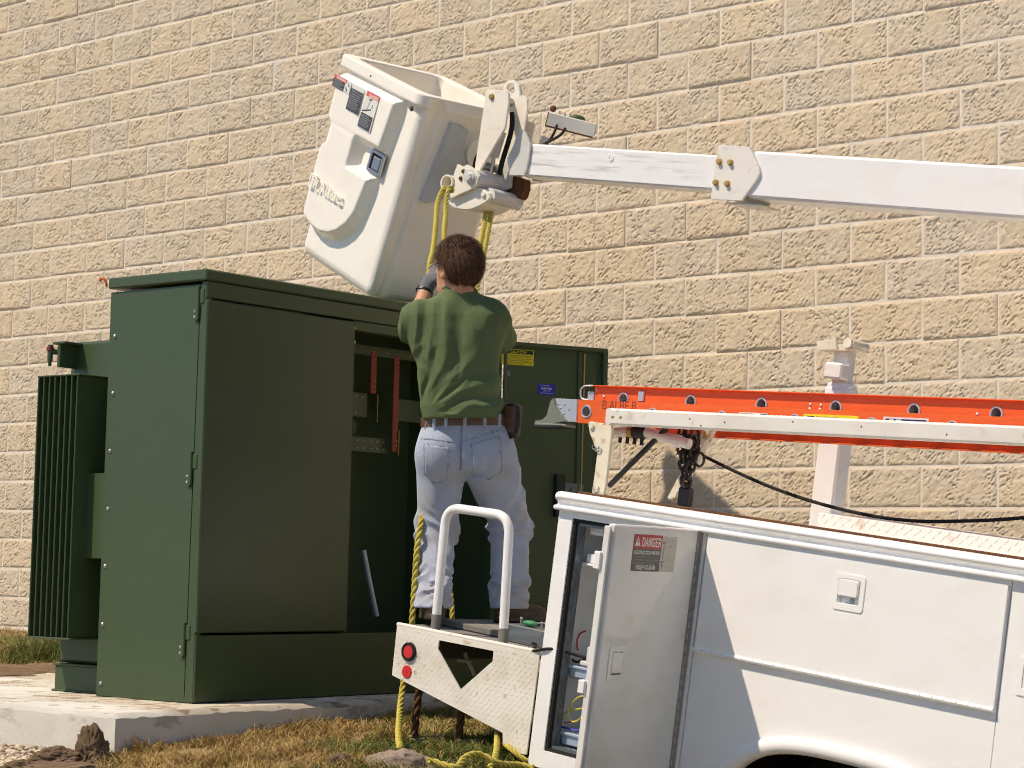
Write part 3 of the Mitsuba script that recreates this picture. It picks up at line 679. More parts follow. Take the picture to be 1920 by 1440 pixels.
# compartment: rear wall, back, shelves, seal
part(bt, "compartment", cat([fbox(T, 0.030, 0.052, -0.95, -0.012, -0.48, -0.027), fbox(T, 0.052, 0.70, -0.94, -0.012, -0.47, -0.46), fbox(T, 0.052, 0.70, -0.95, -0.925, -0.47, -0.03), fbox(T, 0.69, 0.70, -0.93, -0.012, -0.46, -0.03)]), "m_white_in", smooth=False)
seal = sbox(0.060, -0.912, 0.673, -0.027).difference(sbox(0.082, -0.892, 0.651, -0.049))
part(bt, "door_seal", fprism(T, seal, -0.020, -0.008, 0.003), "m_rubber", smooth=False)
part(bt, "compartment_rim", fprism(T, sbox(0.074, -0.900, 0.659, -0.041).difference(sbox(0.090, -0.882, 0.643, -0.060)), -0.06, -0.0205), "m_galv", smooth=False)
sh = part(bt, "shelf", cat([fbox(T, 0.055, 0.66, -0.205, -0.195, -0.44, -0.06), fbox(T, 0.10, 0.30, -0.193, -0.160, -0.20, -0.07)]), "m_white")
part(bt, "shelf", cat([fbox(T, 0.055, 0.66, -0.19, -0.05, -0.30, -0.29)]), "m_bluebox")
part(bt, "switch_plate", cat([fbox(T, 0.105, 0.165, -0.088, -0.045, -0.075, -0.066), dome(T, 0.12, -0.075, -0.066, 0.005), dome(T, 0.15, -0.075, -0.066, 0.005)]), "m_white")
for y0, y1 in ((-0.622, -0.578), (-0.875, -0.828)):
    part(bt, "drawer", cat([fbox(T, 0.093, 0.64, y0, y1, -0.42, -0.065), fbox(T, 0.088, 0.64, y1 - 0.012, y1, -0.42, -0.055), fbox(T, 0.060, 0.093, y0 - 0.01, y0 + 0.02, -0.30, -0.10)]), "m_bluebox", label="pale blue grey metal drawer")
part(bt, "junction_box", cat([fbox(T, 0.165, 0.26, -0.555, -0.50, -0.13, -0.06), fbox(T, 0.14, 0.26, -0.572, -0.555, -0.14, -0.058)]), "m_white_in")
part(bt, "wire", tube(smooth_path(path3(T, [(0.070, -0.79, -0.09), (0.15, -0.735, -0.08), (0.205, -0.70, -0.07), (0.17, -0.685, -0.07), (0.125, -0.71, -0.07), (0.105, -0.755, -0.07), (0.12, -0.785, -0.075), (0.165, -0.765, -0.075), (0.172, -0.72, -0.07)]), 70), 0.0033, 6), "m_wire_yellow", label="looped yellow wire in the compartment")
part(bt, "wire", tube(smooth_path(path3(T, [(0.08, -0.80, -0.085), (0.13, -0.785, -0.08), (0.20, -0.757, -0.08)]), 20), 0.0033, 6), "m_wire_orange")
part(bt, "wire", tube(smooth_path(path3(T, [(0.07, -0.815, -0.08), (0.13, -0.815, -0.075), (0.22, -0.80, -0.08)]), 20), 0.0035, 6), "m_wire_blue")
part(bt, "wire", tube(smooth_path(path3(T, [(0.075, -0.455, -0.15), (0.056, -0.47, -0.14), (0.056, -0.505, -0.13), (0.066, -0.53, -0.13)]), 20), 0.0035, 6), "m_wire_red")
part(bt, "wire", tube(smooth_path(path3(T, [(0.07, -0.565, -0.10), (0.12, -0.56, -0.09), (0.16, -0.545, -0.085), (0.19, -0.55, -0.08)]), 20), 0.005, 6), "m_rubber")
# open compartment door, seen edge on by its hinge
a96 = math.radians(96.0)
dv = TM @ A3([-math.cos(a96), -math.sin(a96), 0])         # from the hinge outward
ODR = Frame(T.w((0.676, 0.0, 0.002)), -dv, TM[:, 2])        # x: from free edge (-0.56) to hinge (0), out: faces forward
cd = part(bt, "compartment_door", cat([fbox(ODR, -0.560, -0.0185, -0.895, -0.004, -0.030, 0.0, c=0.005), fbox(ODR, -0.578, -0.558, -0.89, -0.012, -0.030, -0.018), fbox(ODR, -0.578, -0.570, -0.89, -0.012, -0.034, -0.008)]), "m_door", label="open compartment door carrying a danger sign")
cdk = bt + "__compartment_door"
kn = []
for i in range(22):
    y = -0.010 - 0.0405 * i
    kn.append(tube(path3(ODR, [(0.001, y, -0.002), (0.001, y - 0.0385, -0.002)]), 0.0078, 10))
    kn.append(fbox(ODR, -0.027, -0.002, y - 0.0385, y - 0.0195, 0.0003, 0.0025))
part(cdk, "hinge", cat(kn + [fbox(ODR, -0.034, -0.0215, -0.895, -0.008, 0.0003, 0.0022)]), "m_hinge", smooth=40)
part(bt, "door_jamb", fbox(T, 0.655, 0.694, -0.895, -0.012, 0.0, 0.003), "m_white")
for a, b in ((-0.16, -0.10), (-0.575, -0.53)):
    part(cdk, "strike", fbox(ODR, -0.588, -0.556, a, b, -0.055, -0.028), "m_white")
HP = ODR.at(-0.507, -0.530, 0.0)
hd = rrect(0, 0.107, 0, 0.118, 0.014); hin = rrect(0.020, 0.090, 0.022, 0.100, 0.006)
part(cdk, "handle", cat([fprism(HP, hd.difference(hin), 0.0, 0.0035), fprism(HP, hin.buffer(-0.002), 0.0, 0.0015), fbox(HP, 0.022, 0.088, 0.030, 0.099, 0.001, 0.005)]), "m_door", smooth=False)
part(cdk, "handle_gap", cat([fbox(HP, 0.020, 0.088, 0.0965, 0.1005, 0.001, 0.0042), fbox(HP, 0.022, 0.080, 0.023, 0.027, 0.001, 0.0042)]), "m_rubber", smooth=False)
SG = ODR.at(-0.440, -0.157, 0.0005)
white_ink, grey_ink = (0.72, 0.70, 0.66), (0.40, 0.38, 0.34)
sg = [(fbox(SG, 0, 0.178, 0, 0.125, 0, 0.001), (0.10, 0.095, 0.085)), (fbox(SG, 0, 0.178, 0.077, 0.125, 0.001, 0.0016), (0.46, 0.045, 0.035)), (fbox(SG, 0.178, 0.275, 0.0, 0.122, 0, 0.001), (0.50, 0.48, 0.40)),
      (text_on(SG, 0.048, 0.085, 0.0017, "DANGER", 0.030, 0.123), white_ink), (fprism(SG, [(0.007, 0.086), (0.040, 0.086), (0.0235, 0.118)], 0.0016, 0.0021), white_ink), (fprism(SG, [(0.0215, 0.096), (0.0255, 0.096), (0.0265, 0.108), (0.0205, 0.108)], 0.0021, 0.0025), (0.46, 0.045, 0.035)),
      (text_on(SG, 0.008, 0.058, 0.0012, "ELECTROCUTION HAZARD", 0.012, 0.162), white_ink), (text_on(SG, 0.028, 0.007, 0.0012, "KEEP CLEAR", 0.014, 0.122), white_ink)]
for i, (t, w) in enumerate((("DEATH OR SERIOUS INJURY CAN RESULT", 0.160), ("IF THE BOOM LOAD OR VEHICLE SHOULD", 0.164), ("BECOME ELECTRICALLY CHARGED", 0.135))):
    sg.append((text_on(SG, 0.007, 0.046 - 0.0105 * i, 0.0012, t, 0.0055, w, bold=False), grey_ink))
for p0, p1, wd in (((0.190, 0.045), (0.195, 0.102), 0.003), ((0.186, 0.100), (0.204, 0.104), 0.004), ((0.190, 0.012), (0.192, 0.034), 0.004), ((0.186, 0.034), (0.20, 0.036), 0.003), ((0.188, 0.012), (0.195, 0.022), 0.003)):
    sg.append((fprism(SG, LineString([p0, p1]).buffer(wd / 2, quad_segs=2), 0.001, 0.0014), (0.12, 0.11, 0.09)))
for x, y, c in ((0.233, 0.088, (0.5, 0.06, 0.04)), (0.245, 0.110, grey_ink), (0.222, 0.060, grey_ink)):
    sg.append((fprism(SG, Point(x, y).buffer(0.003), 0.001, 0.0014), c))
for y in (0.006, 0.014, 0.038, 0.046):
    sg.append((fbox(SG, 0.212, 0.262, y, y + 0.002, 0.001, 0.0013), (0.40, 0.38, 0.31)))
printed(cdk, "danger_sign", sg)
# drop-front storage door
st = part(bt, "storage_door", fprism(T, rrect(0.712, 1.896, -0.415, -0.026, 0.004).difference(rrect(1.275, 1.360, -0.172, -0.088, 0.008)), -0.012, 0.016), "m_white", smooth=False)
sd = bt + "__storage_door"
part(sd, "hinge", cat([fbox(T, 0.705, 1.900, -0.430, -0.414, 0.0, 0.012)] + [tube(path3(T, [(0.706 + 0.0442 * i, -0.421, 0.016), (0.706 + 0.0442 * i + 0.0405, -0.421, 0.016)]), 0.0078, 8) for i in range(27)]), "m_white")
LT = T.at(1.257, -0.194, 0.016)
lo = rrect(0, 0.121, 0, 0.121, 0.012); li = rrect(0.018, 0.103, 0.022, 0.106, 0.008)
part(sd, "latch_dish", cat([fprism(LT, lo.difference(li), 0.0, 0.0045, 0.001), fprism(LT, li, -0.020, -0.016), fprism(LT, li.buffer(0.003).difference(li.buffer(-0.001)), -0.018, 0.0)]), "m_white", smooth=False)
part(sd, "latch_paddle", cat([fprism(LT, rrect(0.0215, 0.0985, 0.046, 0.104, 0.008), -0.002, 0.009, 0.003)]), "m_white", smooth=30)
part(sd, "latch_lock", cat([cyl(LT, 0.066, 0.033, -0.016, -0.008, 0.0085)]), "m_steel", smooth=40)
for x, y in ((0.009, 0.10), (0.009, 0.02), (0.112, 0.10), (0.112, 0.02), (0.04, 0.114), (0.08, 0.114), (0.04, 0.010), (0.08, 0.010)):
    part(sd, "rivet", dome(LT, x, y, 0.0045, 0.0028), "m_white", smooth=40)
part(bt, "latch_dish", fprism(T, rrect(1.955, 2.07, -0.36, -0.24, 0.012).difference(rrect(1.975, 2.05, -0.34, -0.26, 0.008)), 0.0, 0.0045), "m_white", smooth=False)
# tread plate strip behind the rail
def lugs(fr, poly, z, pu=0.030, pv=0.017, size=(0.011, 0.0032, 0.0018), ang=35, alt=False):
    poly = poly if isinstance(poly, Polygon) else Polygon(poly)
    x0, y0, x1, y1 = poly.bounds; inn = poly.buffer(-0.008); out = []
    base = trimesh.creation.icosphere(1, 1.0); base = tm(base.vertices * A3(size), base.faces)
    j = 0; y = y0
    while y < y1:
        x = x0 + (-0.38 * j * pu) % pu
        while x < x1:
            if inn.contains(Point(x, y)):
                m = base.copy(); m.apply_transform(trimesh.transformations.rotation_matrix(math.radians(ang if not (alt and j % 2) else -ang), [0, 0, 1])); m.apply_translation([x, y, z]); out.append(m)
            x += pu
        y += pv; j += 1
    return put(fr, cat(out))
TS = T.at(0, 0, -0.22)
part(bt, "tread_strip", cat([fbox(T, 1.00, 3.4, 0.02, 0.110, -0.60, -0.222), fbox(T, 1.00, 3.4, 0.02, 0.060, -0.222, -0.205)]), "m_white_rust", label="rusty white tread plate strip above the rail")
part(bt + "__tread_strip", "tread_lugs", lugs(TS, sbox(1.01, 0.060, 3.3, 0.115), -0.002, 0.036, 0.020, (0.014, 0.0045, 0.003), 50), "m_white_rust", smooth=True, kind="stuff")
# tail shelf
plate = Polygon([(-0.772, -0.561), (-0.766, -0.765), (-0.17, -0.873), (-0.145, -0.878), (-0.137, -0.915), (-0.045, -0.938), (-0.014, -0.935), (-0.010, -0.549)])
vcut = Polygon([(-0.534, -0.588), (-0.534, -0.624), (-0.388, -0.757), (-0.240, -0.622), (-0.243, -0.583)])
ts = part(bt, "tail_shelf", fprism(T, plate.difference(vcut), -0.006, 0.0), "m_tread", smooth=False, label="cream tread plate skirt with a triangular cut-out")
tsk = bt + "__tail_shelf"
part(tsk, "tread_lugs", lugs(T, plate.difference(vcut.buffer(0.004)), 0.0, 0.0262, 0.0190, (0.0088, 0.0034, 0.0019), 42), "m_tread", smooth=True, kind="stuff")
part(tsk, "edge_flange", cat([tube(path3(T, [(-0.775, -0.563, -0.008), (-0.008, -0.551, -0.008)]), 0.009, 10)]), "m_tread")
part(tsk, "deck", cat([fbox(T, -0.772, -0.005, -0.575, -0.563, -2.2, -0.008), fbox(T, -0.772, -0.762, -0.70, -0.56, -2.2, -0.006)]), "m_deck")
part(tsk, "raised_deck", cat([fbox(T, -0.775, -0.12, -0.560, -0.535, -1.95, -0.24)]), "m_deck")
part(tsk, "bracing", cat([fbox(T, -0.60, -0.20, -0.80, -0.58, -0.80, -0.78), fbox(T, -0.75, -0.05, -0.90, -0.57, -1.2, -1.18)]), "m_black")
part(tsk, "tie_bar", cat([put(T.at(-0.63, -0.70, -0.30).rot(-48), cbox(-0.055, 0.05, -0.010, 0.010, -0.004, 0.004)), tube(path3(T, [(-0.68, -0.69, -0.28), (-0.60, -0.684, -0.28)]), 0.006, 8)]), "m_white_in")
for y, r, bez in ((-0.658, 0.028, True), (-0.738, 0.026, False)):
    kl = part(bt, "marker_light", cat([cyl(T, -0.684, y, 0.0, 0.010 if bez else 0.005, r, 28)] + ([] if bez else [cyl(T, -0.684, y, 0.005, 0.008, 0.004)])), "m_red_lens", smooth=40, label="round red marker light with black rubber ring" if bez else "flat round red reflector disc")
    if bez:
        part(bt + "__" + kl.split("__")[1], "rubber_ring", fprism(T.at(-0.684, y, 0), annulus(0.037, 0.025), 0.0, 0.012, 0.003), "m_rubber", smooth=40)
gp = bend([(-0.589, -0.565, -0.03), (-0.612, -0.072, -0.03), (-0.272, -0.066, -0.03), (-0.225, -0.565, -0.03)], 0.075, 9)
part(bt, "grab_rail", tube(path3(T, gp), 0.0185, 14), "m_white", smooth=60, label="white hoop shaped grab rail")
for p0, p1 in (((-0.589, -0.565, -0.03), (-0.592, -0.495, -0.03)), ((-0.225, -0.565, -0.03), (-0.232, -0.495, -0.03))):
    part(bt + "__grab_rail", "dark_sleeve", tube(path3(T, [p0, p1]), 0.0195, 14), "m_deck", smooth=60)
# hanging step on wire rope legs
for x, y1 in ((-0.722, -0.78), (-0.478, -0.85)):
    part(bt, "step_cable", rope_mesh(path3(T, [(x - 0.004, y1 + 0.05, -0.12), (x, -0.90, -0.12), (x + 0.004, -1.0, -0.12)]), 0.0165, 0.13), "m_rust", smooth=60)
sk = part(bt, "step", cat([fbox(T, -0.715, -0.445, -1.050, -1.008, -0.10, -0.092), fbox(T, -0.715, -0.445, -1.035, -1.0, -0.30, -0.292), fbox(T, -0.72, -0.712, -1.05, -1.0, -0.30, -0.092), fbox(T, -0.452, -0.444, -1.05, -0.965, -0.30, -0.092)]), "m_step")
for i in range(9):
    x = -0.70 + 0.029 * i
    part(bt + "__step", "slat", put(T, cat([trimesh.creation.box((0.005, 0.008, 0.2)).apply_translation([x, -1.006, -0.196]).apply_transform(np.eye(4))])) if i % 2 else fprism(Frame(T.w((x, -1.004, -0.196)), T.X, -T.Z), LineString([(-0.02, -0.1), (0.02, 0.1)]).buffer(0.003), -0.003, 0.005), "m_step", smooth=False)
part(bt, "power_cable", tube(smooth_path(path3(T, [(-0.20, -0.545, -0.17), (-0.10, -0.552, -0.06), (-0.035, -0.548, 0.002), (0.0, -0.539, 0.008), (0.03, -0.530, 0.006), (0.085, -0.532, -0.03), (0.17, -0.543, -0.07), (0.24, -0.55, -0.10)]), 50), 0.0055, 8), "m_rubber", smooth=60)
# ladder rack
R6 = T.at(0, 0, -0.06)
brk = [(0.0386, 0.3246), (0.0481, 0.3315), (0.0746, 0.3299), (0.1097, 0.323), (0.1578, 0.3315), (0.161, 0.1022), (0.1549, 0.057), (0.114, 0.055), (0.0995, 0.062), (0.101, 0.2159), (0.0526, 0.2875)]
RB = Polygon([(x, y) for x, y in brk])
part(bt, "rack_bracket", fprism(R6, RB, -0.006, 0.004, 0.002), "m_cream_rust", smooth=False, label="cream rack bracket with rust stains")
part(bt, "rack_bracket", fbox(T, 0.100, 0.161, 0.05, 0.30, -0.105, -0.068), "m_cream_rust") if False else None
part(bt + "__rack_bracket", "bolt", cat([hexbolt(R6, 0.062, 0.314, 0.004, 0.012, 0.010), fbox(R6, 0.06, 0.11, 0.318, 0.330, -0.02, 0.002)]), "m_cream_rust")
for x, y in ((0.090, 0.235), (0.105, 0.228), (0.115, 0.085)):
    part(bt + "__rack_bracket", "clip_wire", tube(smooth_path(path3(R6, [(x - 0.01, y + 0.01, 0.008), (x + 0.005, y - 0.006, 0.012), (x + 0.018, y + 0.002, 0.008), (x + 0.012, y + 0.008, 0.006)]), 14), 0.002, 5), "m_steel")
BAR = rrect(0.0245, 2.6, -0.1095, -0.0455, 0.008)
part(bt, "rack_bar", cat([put(LAD, cbox(0.026, 2.6, -0.1085, -0.0455, 0.085, 0.145, c=0.008)), fprism(LAD, rrect(0.0255, 0.05, -0.108, -0.046, 0.012), 0.086, 0.1445)]), "m_white_rust", label="white square rack bar in front of the ladder")
for x in (0.0579, 0.0943):
    part(bt + "__rack_bar", "slot", fbox(LAD, x - 0.006, x + 0.006, -0.084, -0.073, 0.140, 0.1462, c=0.001), "m_brass", smooth=False)
for x, y in ((0.40, -0.072), (0.55, -0.079), (0.83, -0.066), (1.10, -0.072), (0.45, -0.095), (1.42, -0.085)):
    part(bt + "__rack_bar", "rust_pit", cyl(LAD, x, y, 0.1435, 0.1458, 0.0035, 10), "m_rust")
part(bt, "rack_strut", tube(path3(T, [(0.060, 0.098, -0.2), (0.300, 0.340, -0.2)]), 0.0105, 10), "m_black", label="black diagonal gas strut")
part(bt, "rack_strut", tube(path3(T, [(0.010, 0.066, -0.2), (0.075, 0.112, -0.2)]), 0.003, 6), "m_steel", label="thin steel end rod of the strut")
part(bt, "rack_shaft", cat([tube(path3(T, [(0.05, 0.300, -0.2), (0.16, 0.315, -0.2)]), 0.020, 14)]), "m_white_rust")
part(bt, "rack_shaft", cat([tube(path3(T, [(0.125, 0.310, -0.2), (0.150, 0.3125, -0.2)]), 0.024, 14)]), "m_brass", label="yellow brass collar")
part(bt, "rack_shaft", cat([tube(path3(T, [(0.150, 0.3125, -0.2), (0.205, 0.318, -0.2)]), 0.026, 14)] + [cyl(Frame(T.w((x, 0.29, -0.2)), T.X, -T.Z), 0, 0, -0.025, 0.02, 0.007, 8) for x in (0.085, 0.12, 0.155, 0.19)]), "m_black", label="black clamp on the shaft")
part(bt, "rack_shaft", cat([tube(path3(T, [(0.205, 0.316, -0.2), (0.40, 0.292, -0.22)]), 0.020, 14), tube(path3(T, [(0.33, 0.300, -0.21), (0.36, 0.297, -0.215)]), 0.024, 12)]), "m_white_rust")
part(bt, "rack_leg", cat([put(Frame(T.w((0.1769, 0.07, -0.45)), T.X * 0.43 + T.Y * 0.90, -T.X * 0.90 + T.Y * 0.43), cbox(0, 0.36, -0.017, 0.017, -0.02, 0.02))]), "m_cream_rust", label="cream diagonal rack leg behind the chain")
part(bt, "rack_leg", cat([fbox(T, 0.29, 0.33, 0.06, 0.42, -0.62, -0.58), fbox(T, 0.0, 2.6, 0.28, 0.32, -0.62, -0.58)]), "m_white_rust") if False else None
# boom rest post
PO = T.at(0, 0, -0.90)
ps = part(bt, "rest_post", cat([put(PO, cbox(0.500, 0.603, -0.60, 0.585, -0.09, 0.0, c=0.008)), put(PO, cbox(0.505, 0.60, 0.575, 0.60, -0.085, -0.005, c=0.006))]), "m_white", label="white square boom rest post")
part(bt + "__rest_post", "neck", cat([put(PO, cbox(0.512, 0.585, 0.59, 0.735, -0.07, -0.015, c=0.006)), put(PO, cbox(0.515, 0.60, 0.613, 0.677, -0.02, 0.045, c=0.008))]), "m_white_rust")
part(bt + "__rest_post", "cradle", cat([put(PO, prism(Polygon([(0.452, 0.752), (0.470, 0.718), (0.560, 0.727), (0.62, 0.735), (0.625, 0.765), (0.60, 0.772), (0.58, 0.745), (0.545, 0.740), (0.48, 0.735), (0.462, 0.757)]), -0.09, 0.02)), put(PO, prism(Polygon([(0.455, 0.752), (0.472, 0.719), (0.555, 0.727), (0.546, 0.774)]), 0.02, 0.03, 0.002)), tube(path3(PO, [(0.60, 0.758, 0.03), (0.61, 0.752, -0.08)]), 0.02, 12)]), "m_cream_rust", smooth=False)

# ------------------------------------------------------------------ boom and tip bracket
B = BOOM
def tubebox(fr, t0, t1, y0, y1, hw, c=0.008):
    return put(fr, cbox(t0, t1, y0, y1, -hw, hw, c=c))
part(bt, "inner_boom", tubebox(B, 0.02, 1.45, -0.080, 0.0735, 0.08), "m_boom", label="slender white inner boom with scuff marks")
part(bt + "__inner_boom", "ring_plug", cat([fprism(B.at(0.549, 0.031, 0.08), annulus(0.0155, 0.010), -0.001, 0.004, 0.001), dome(B, 0.549, 0.031, 0.08, 0.009, 0.003)]), "m_boom", smooth=40)
part(bt, "outer_boom", tubebox(B, 1.32, 6.2, -0.1045, 0.1005, 0.10, c=0.012), "m_white", label="thick white outer boom")
bpl = Polygon([(1.145, 0.1165), (1.3093, 0.1142), (1.372, 0.030), (1.381, 0.000), (1.368, -0.030), (1.3084, -0.1223), (1.146, -0.1286)])
pk = part(bt, "boom_collar", cat([fprism(B, bpl, 0.101, 0.113, 0.002), fprism(B, bpl, -0.113, -0.101), fbox(B, 1.15, 1.33, 0.075, 0.095, -0.10, 0.10), fbox(B, 1.15, 1.33, -0.095, -0.082, -0.10, 0.10), fbox(B, 1.20, 1.385, -0.136, -0.128, -0.10, 0.07)]), "m_white_rust", smooth=False, label="white bolted boom collar plate")
for x, y in ((1.1576 + .008, 0.0406), (1.2165 + .008, 0.0402), (1.1552 + .008, -0.0518), (1.2158 + .008, -0.0529)):
    part(bt + "__boom_collar", "bolt", cat([cyl(B, x, y, 0.112, 0.117, 0.0155), fprism(B.at(x, y, 0), [(0.0115 * math.cos(i * math.pi / 3), 0.0115 * math.sin(i * math.pi / 3)) for i in range(6)], 0.115, 0.130, 0.002)]), "m_plated")
part(bt + "__boom_collar", "grease_hole", cyl(B, 1.190, -0.005, 0.112, 0.1138, 0.005), "m_rust")
part(bt, "turret", cat([cyl(Frame(T.w((3.6, -0.55, -1.35)), T.X, -T.Z, T.Y), 0, 0, 0, 1.85, 0.28, 28), fbox(B, 5.6, 6.4, -0.35, 0.2, -0.2, 0.2)]), "m_white", smooth=40)
tri = Polygon([(-0.1841, 0.3091), (-0.0561, 0.3085), (-0.0430, 0.2947), (-0.0345, 0.2505), (-0.0353, 0.1296), (-0.1398, -0.0621), (-0.1524, -0.0837), (-0.1642, -0.0875), (-0.1800, -0.0800), (-0.1846, -0.0700)]).buffer(0.004, quad_segs=3).buffer(-0.004)
part(bt, "tip_plate", fprism(B, tri, 0.152, 0.164, 0.002), "m_bucket_edge", smooth=False, label="long cream triangular plate at the boom tip")
part(bt + "__tip_plate", "bolt", hexbolt(B, -0.141, 0.2734, 0.164, 0.013, 0.012), "m_brass")
part(bt, "tip_plate", fprism(B, tri, 0.010, 0.020, 0.002), "m_bucket_edge", smooth=False, label="rear cream plate behind the triangular one")
part(bt, "tip_pivot", tube(path3(B, [(-0.141, 0.2734, 0.16), (-0.141, 0.2734, -0.06)]), 0.022, 16), "m_steel")
part(bt, "tip_pivot", tube(path3(B, [(-0.16, -0.05, 0.16), (-0.16, -0.05, -0.04)]), 0.022, 16), "m_steel")
hk = Polygon([(-0.224, 0.3405), (-0.2216, 0.3617), (-0.2061, 0.3801), (-0.1824, 0.3873), (-0.1564, 0.3816), (-0.1339, 0.3612), (-0.1191, 0.326), (-0.1149, 0.2355), (-0.1189, 0.17), (-0.1369, 0.2087), (-0.1678, 0.2854), (-0.1903, 0.3171), (-0.205, 0.33)]).buffer(0.003, quad_segs=3)
hk = hk.difference(Polygon([(-0.2065, 0.345), (-0.2, 0.362), (-0.184, 0.370), (-0.166, 0.366), (-0.155, 0.352), (-0.152, 0.335), (-0.158, 0.322), (-0.178, 0.322), (-0.19, 0.333)]))
part(bt, "lifting_eye", fprism(B, hk, -0.027, -0.010, 0.003), "m_bucket_edge", smooth=False, label="cream lifting eye at the boom tip")
bk = [(-0.159, 0.3107), (-0.1263, 0.3021), (-0.0956, 0.2032), (-0.0826, 0.0877), (-0.0942, 0.0388), (-0.1018, -0.01), (-0.0841, -0.0606), (-0.0793, -0.1313), (-0.1528, -0.1617), (-0.1854, -0.0988), (-0.1927, 0.0079), (-0.1584, 0.0485)]
part(bt, "knuckle", cat([fprism(B, Polygon(bk).buffer(0.006), 0.0, 0.018, 0.003), fprism(B, Polygon(bk).buffer(0.002), -0.075, -0.06, 0.003)]), "m_white_in", smooth=False)
ep = [(-0.0023, 0.1338), (0.0277, 0.1256), (0.0589, 0.0888), (0.0727, 0.0688), (0.0745, 0.0038), (0.0694, -0.0568), (0.0608, -0.0763), (-0.02, -0.081), (-0.0482, -0.0058), (-0.0213, 0.0595)]
part(bt, "boom_end_plate", cat([fprism(B, Polygon(ep).buffer(0.004), 0.083, 0.094, 0.002), fprism(B, Polygon(ep).buffer(0.004), -0.094, -0.083, 0.002)]), "m_white_in", smooth=False)
part(bt, "tilt_cylinder", cat([tube(path3(B, [(-0.108, 0.12, 0.095), (-0.134, -0.004, 0.095)]), 0.0225, 16)]), "m_white_in", smooth=40)
part(bt + "__tilt_cylinder", "chrome_rod", cat([tube(path3(B, [(-0.1335, 0.0022, 0.095), (-0.1434, -0.150, 0.095)]), 0.0095, 14), tube(path3(B, [(-0.142, -0.142, 0.095), (-0.145, -0.155, 0.095)]), 0.0145, 14)]), "m_chrome", smooth=40)
part(bt, "hydraulic_hose", tube(smooth_path(path3(B, [(-0.215, 0.0, 0.12), (-0.235, -0.03, 0.11), (-0.24, -0.07, 0.10), (-0.225, -0.10, 0.09)]), 24), 0.008, 8), "m_rubber", smooth=60)
part(bt, "hydraulic_hose", tube(smooth_path(path3(B, [(-0.10, 0.22, 0.05), (-0.085, 0.12, 0.055), (-0.10, 0.02, 0.06), (-0.12, -0.08, 0.05)]), 24), 0.012, 8), "m_rubber", smooth=60)
part(bt, "hydraulic_hose", tube(smooth_path(path3(B, [(0.06, 0.07, -0.02), (0.09, 0.10, -0.02), (0.115, 0.14, -0.02), (0.12, 0.19, -0.03)]), 24), 0.006, 8), "m_rubber", smooth=60)
part(bt, "hydraulic_hose", tube(smooth_path(path3(B, [(0.07, 0.07, 0.0), (0.12, 0.105, 0.0), (0.17, 0.14, -0.01), (0.18, 0.17, -0.02)]), 24), 0.007, 8), "m_rubber", smooth=60)
# pivot pipe, flange and lower arm
part(bt, "pivot_pipe", cat([trimesh.creation.revolve(A3([(0.031, -0.20), (0.038, -0.20), (0.038, 0.22), (0.031, 0.22), (0.031, -0.20)]), sections=32).apply_translation([-0.300, -0.155, 0]).apply_transform(B.mat()), cyl(B, -0.300, -0.155, 0.0, 0.06, 0.032)]), "m_bucket_edge", smooth=40)
fg = Polygon([(-0.2563, -0.0654), (-0.2207, -0.0763), (-0.1979, -0.0638), (-0.1352, -0.0875), (-0.1161, -0.1119), (-0.1234, -0.1505), (-0.1427, -0.1692), (-0.2663, -0.225), (-0.28, -0.2082), (-0.2574, -0.1714), (-0.2532, -0.1487), (-0.2704, -0.1166)])
part(bt, "flange_plate", cat([fprism(B, fg.buffer(0.003), 0.196, 0.208, 0.002)]), "m_bucket_edge", smooth=False, label="cream flange beside the pivot pipe")
fk = bt + "__flange_plate"
part(fk, "bolt", cat([cyl(B, -0.158, -0.124, 0.206, 0.224, 0.026, 24), fprism(B.at(-0.158, -0.124, 0), [(0.0185 * math.cos(i * math.pi / 3), 0.0185 * math.sin(i * math.pi / 3)) for i in range(6)], 0.222, 0.236, 0.003)]), "m_white_in")
part(fk, "retainer", cat([fprism(B, Polygon([(-0.205, -0.095), (-0.16, -0.085), (-0.128, -0.115), (-0.135, -0.148), (-0.155, -0.158), (-0.20, -0.135)]).buffer(0.004), 0.207, 0.213, 0.001)]), "m_white_in", smooth=False)
for x, y in ((-0.212, -0.095), (-0.222, -0.130)):
    part(fk, "nut", hexbolt(B, x, y, 0.208, 0.009, 0.010), "m_rust")
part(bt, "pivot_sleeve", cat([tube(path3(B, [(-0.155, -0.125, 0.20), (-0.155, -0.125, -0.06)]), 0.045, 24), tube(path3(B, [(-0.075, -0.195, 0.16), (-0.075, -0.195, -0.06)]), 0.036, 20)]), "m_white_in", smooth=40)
ar = Polygon([(-0.328, -0.2248), (-0.2078, -0.1672), (-0.1291, -0.164), (-0.1039, -0.1656), (-0.0589, -0.1852), (-0.0467, -0.2067), (-0.0711, -0.2306), (-0.1125, -0.2525), (-0.1592, -0.2701), (-0.2085, -0.275), (-0.2645, -0.2692), (-0.3064, -0.2493)]).buffer(-0.004).buffer(0.004)
part(bt, "lower_arm", cat([fprism(B, ar, 0.165, 0.182, 0.003), fprism(B, ar, -0.02, 0.0, 0.002), fprism(B, ar.difference(ar.buffer(-0.010)), 0.0, 0.165)]), "m_bucket_edge", smooth=False, label="cream curved lower arm of the bucket bracket")
part(bt + "__lower_arm", "bolt", hexbolt(B, -0.0752 - .012, -0.1959, 0.182, 0.0125, 0.012), "m_bucket_edge")
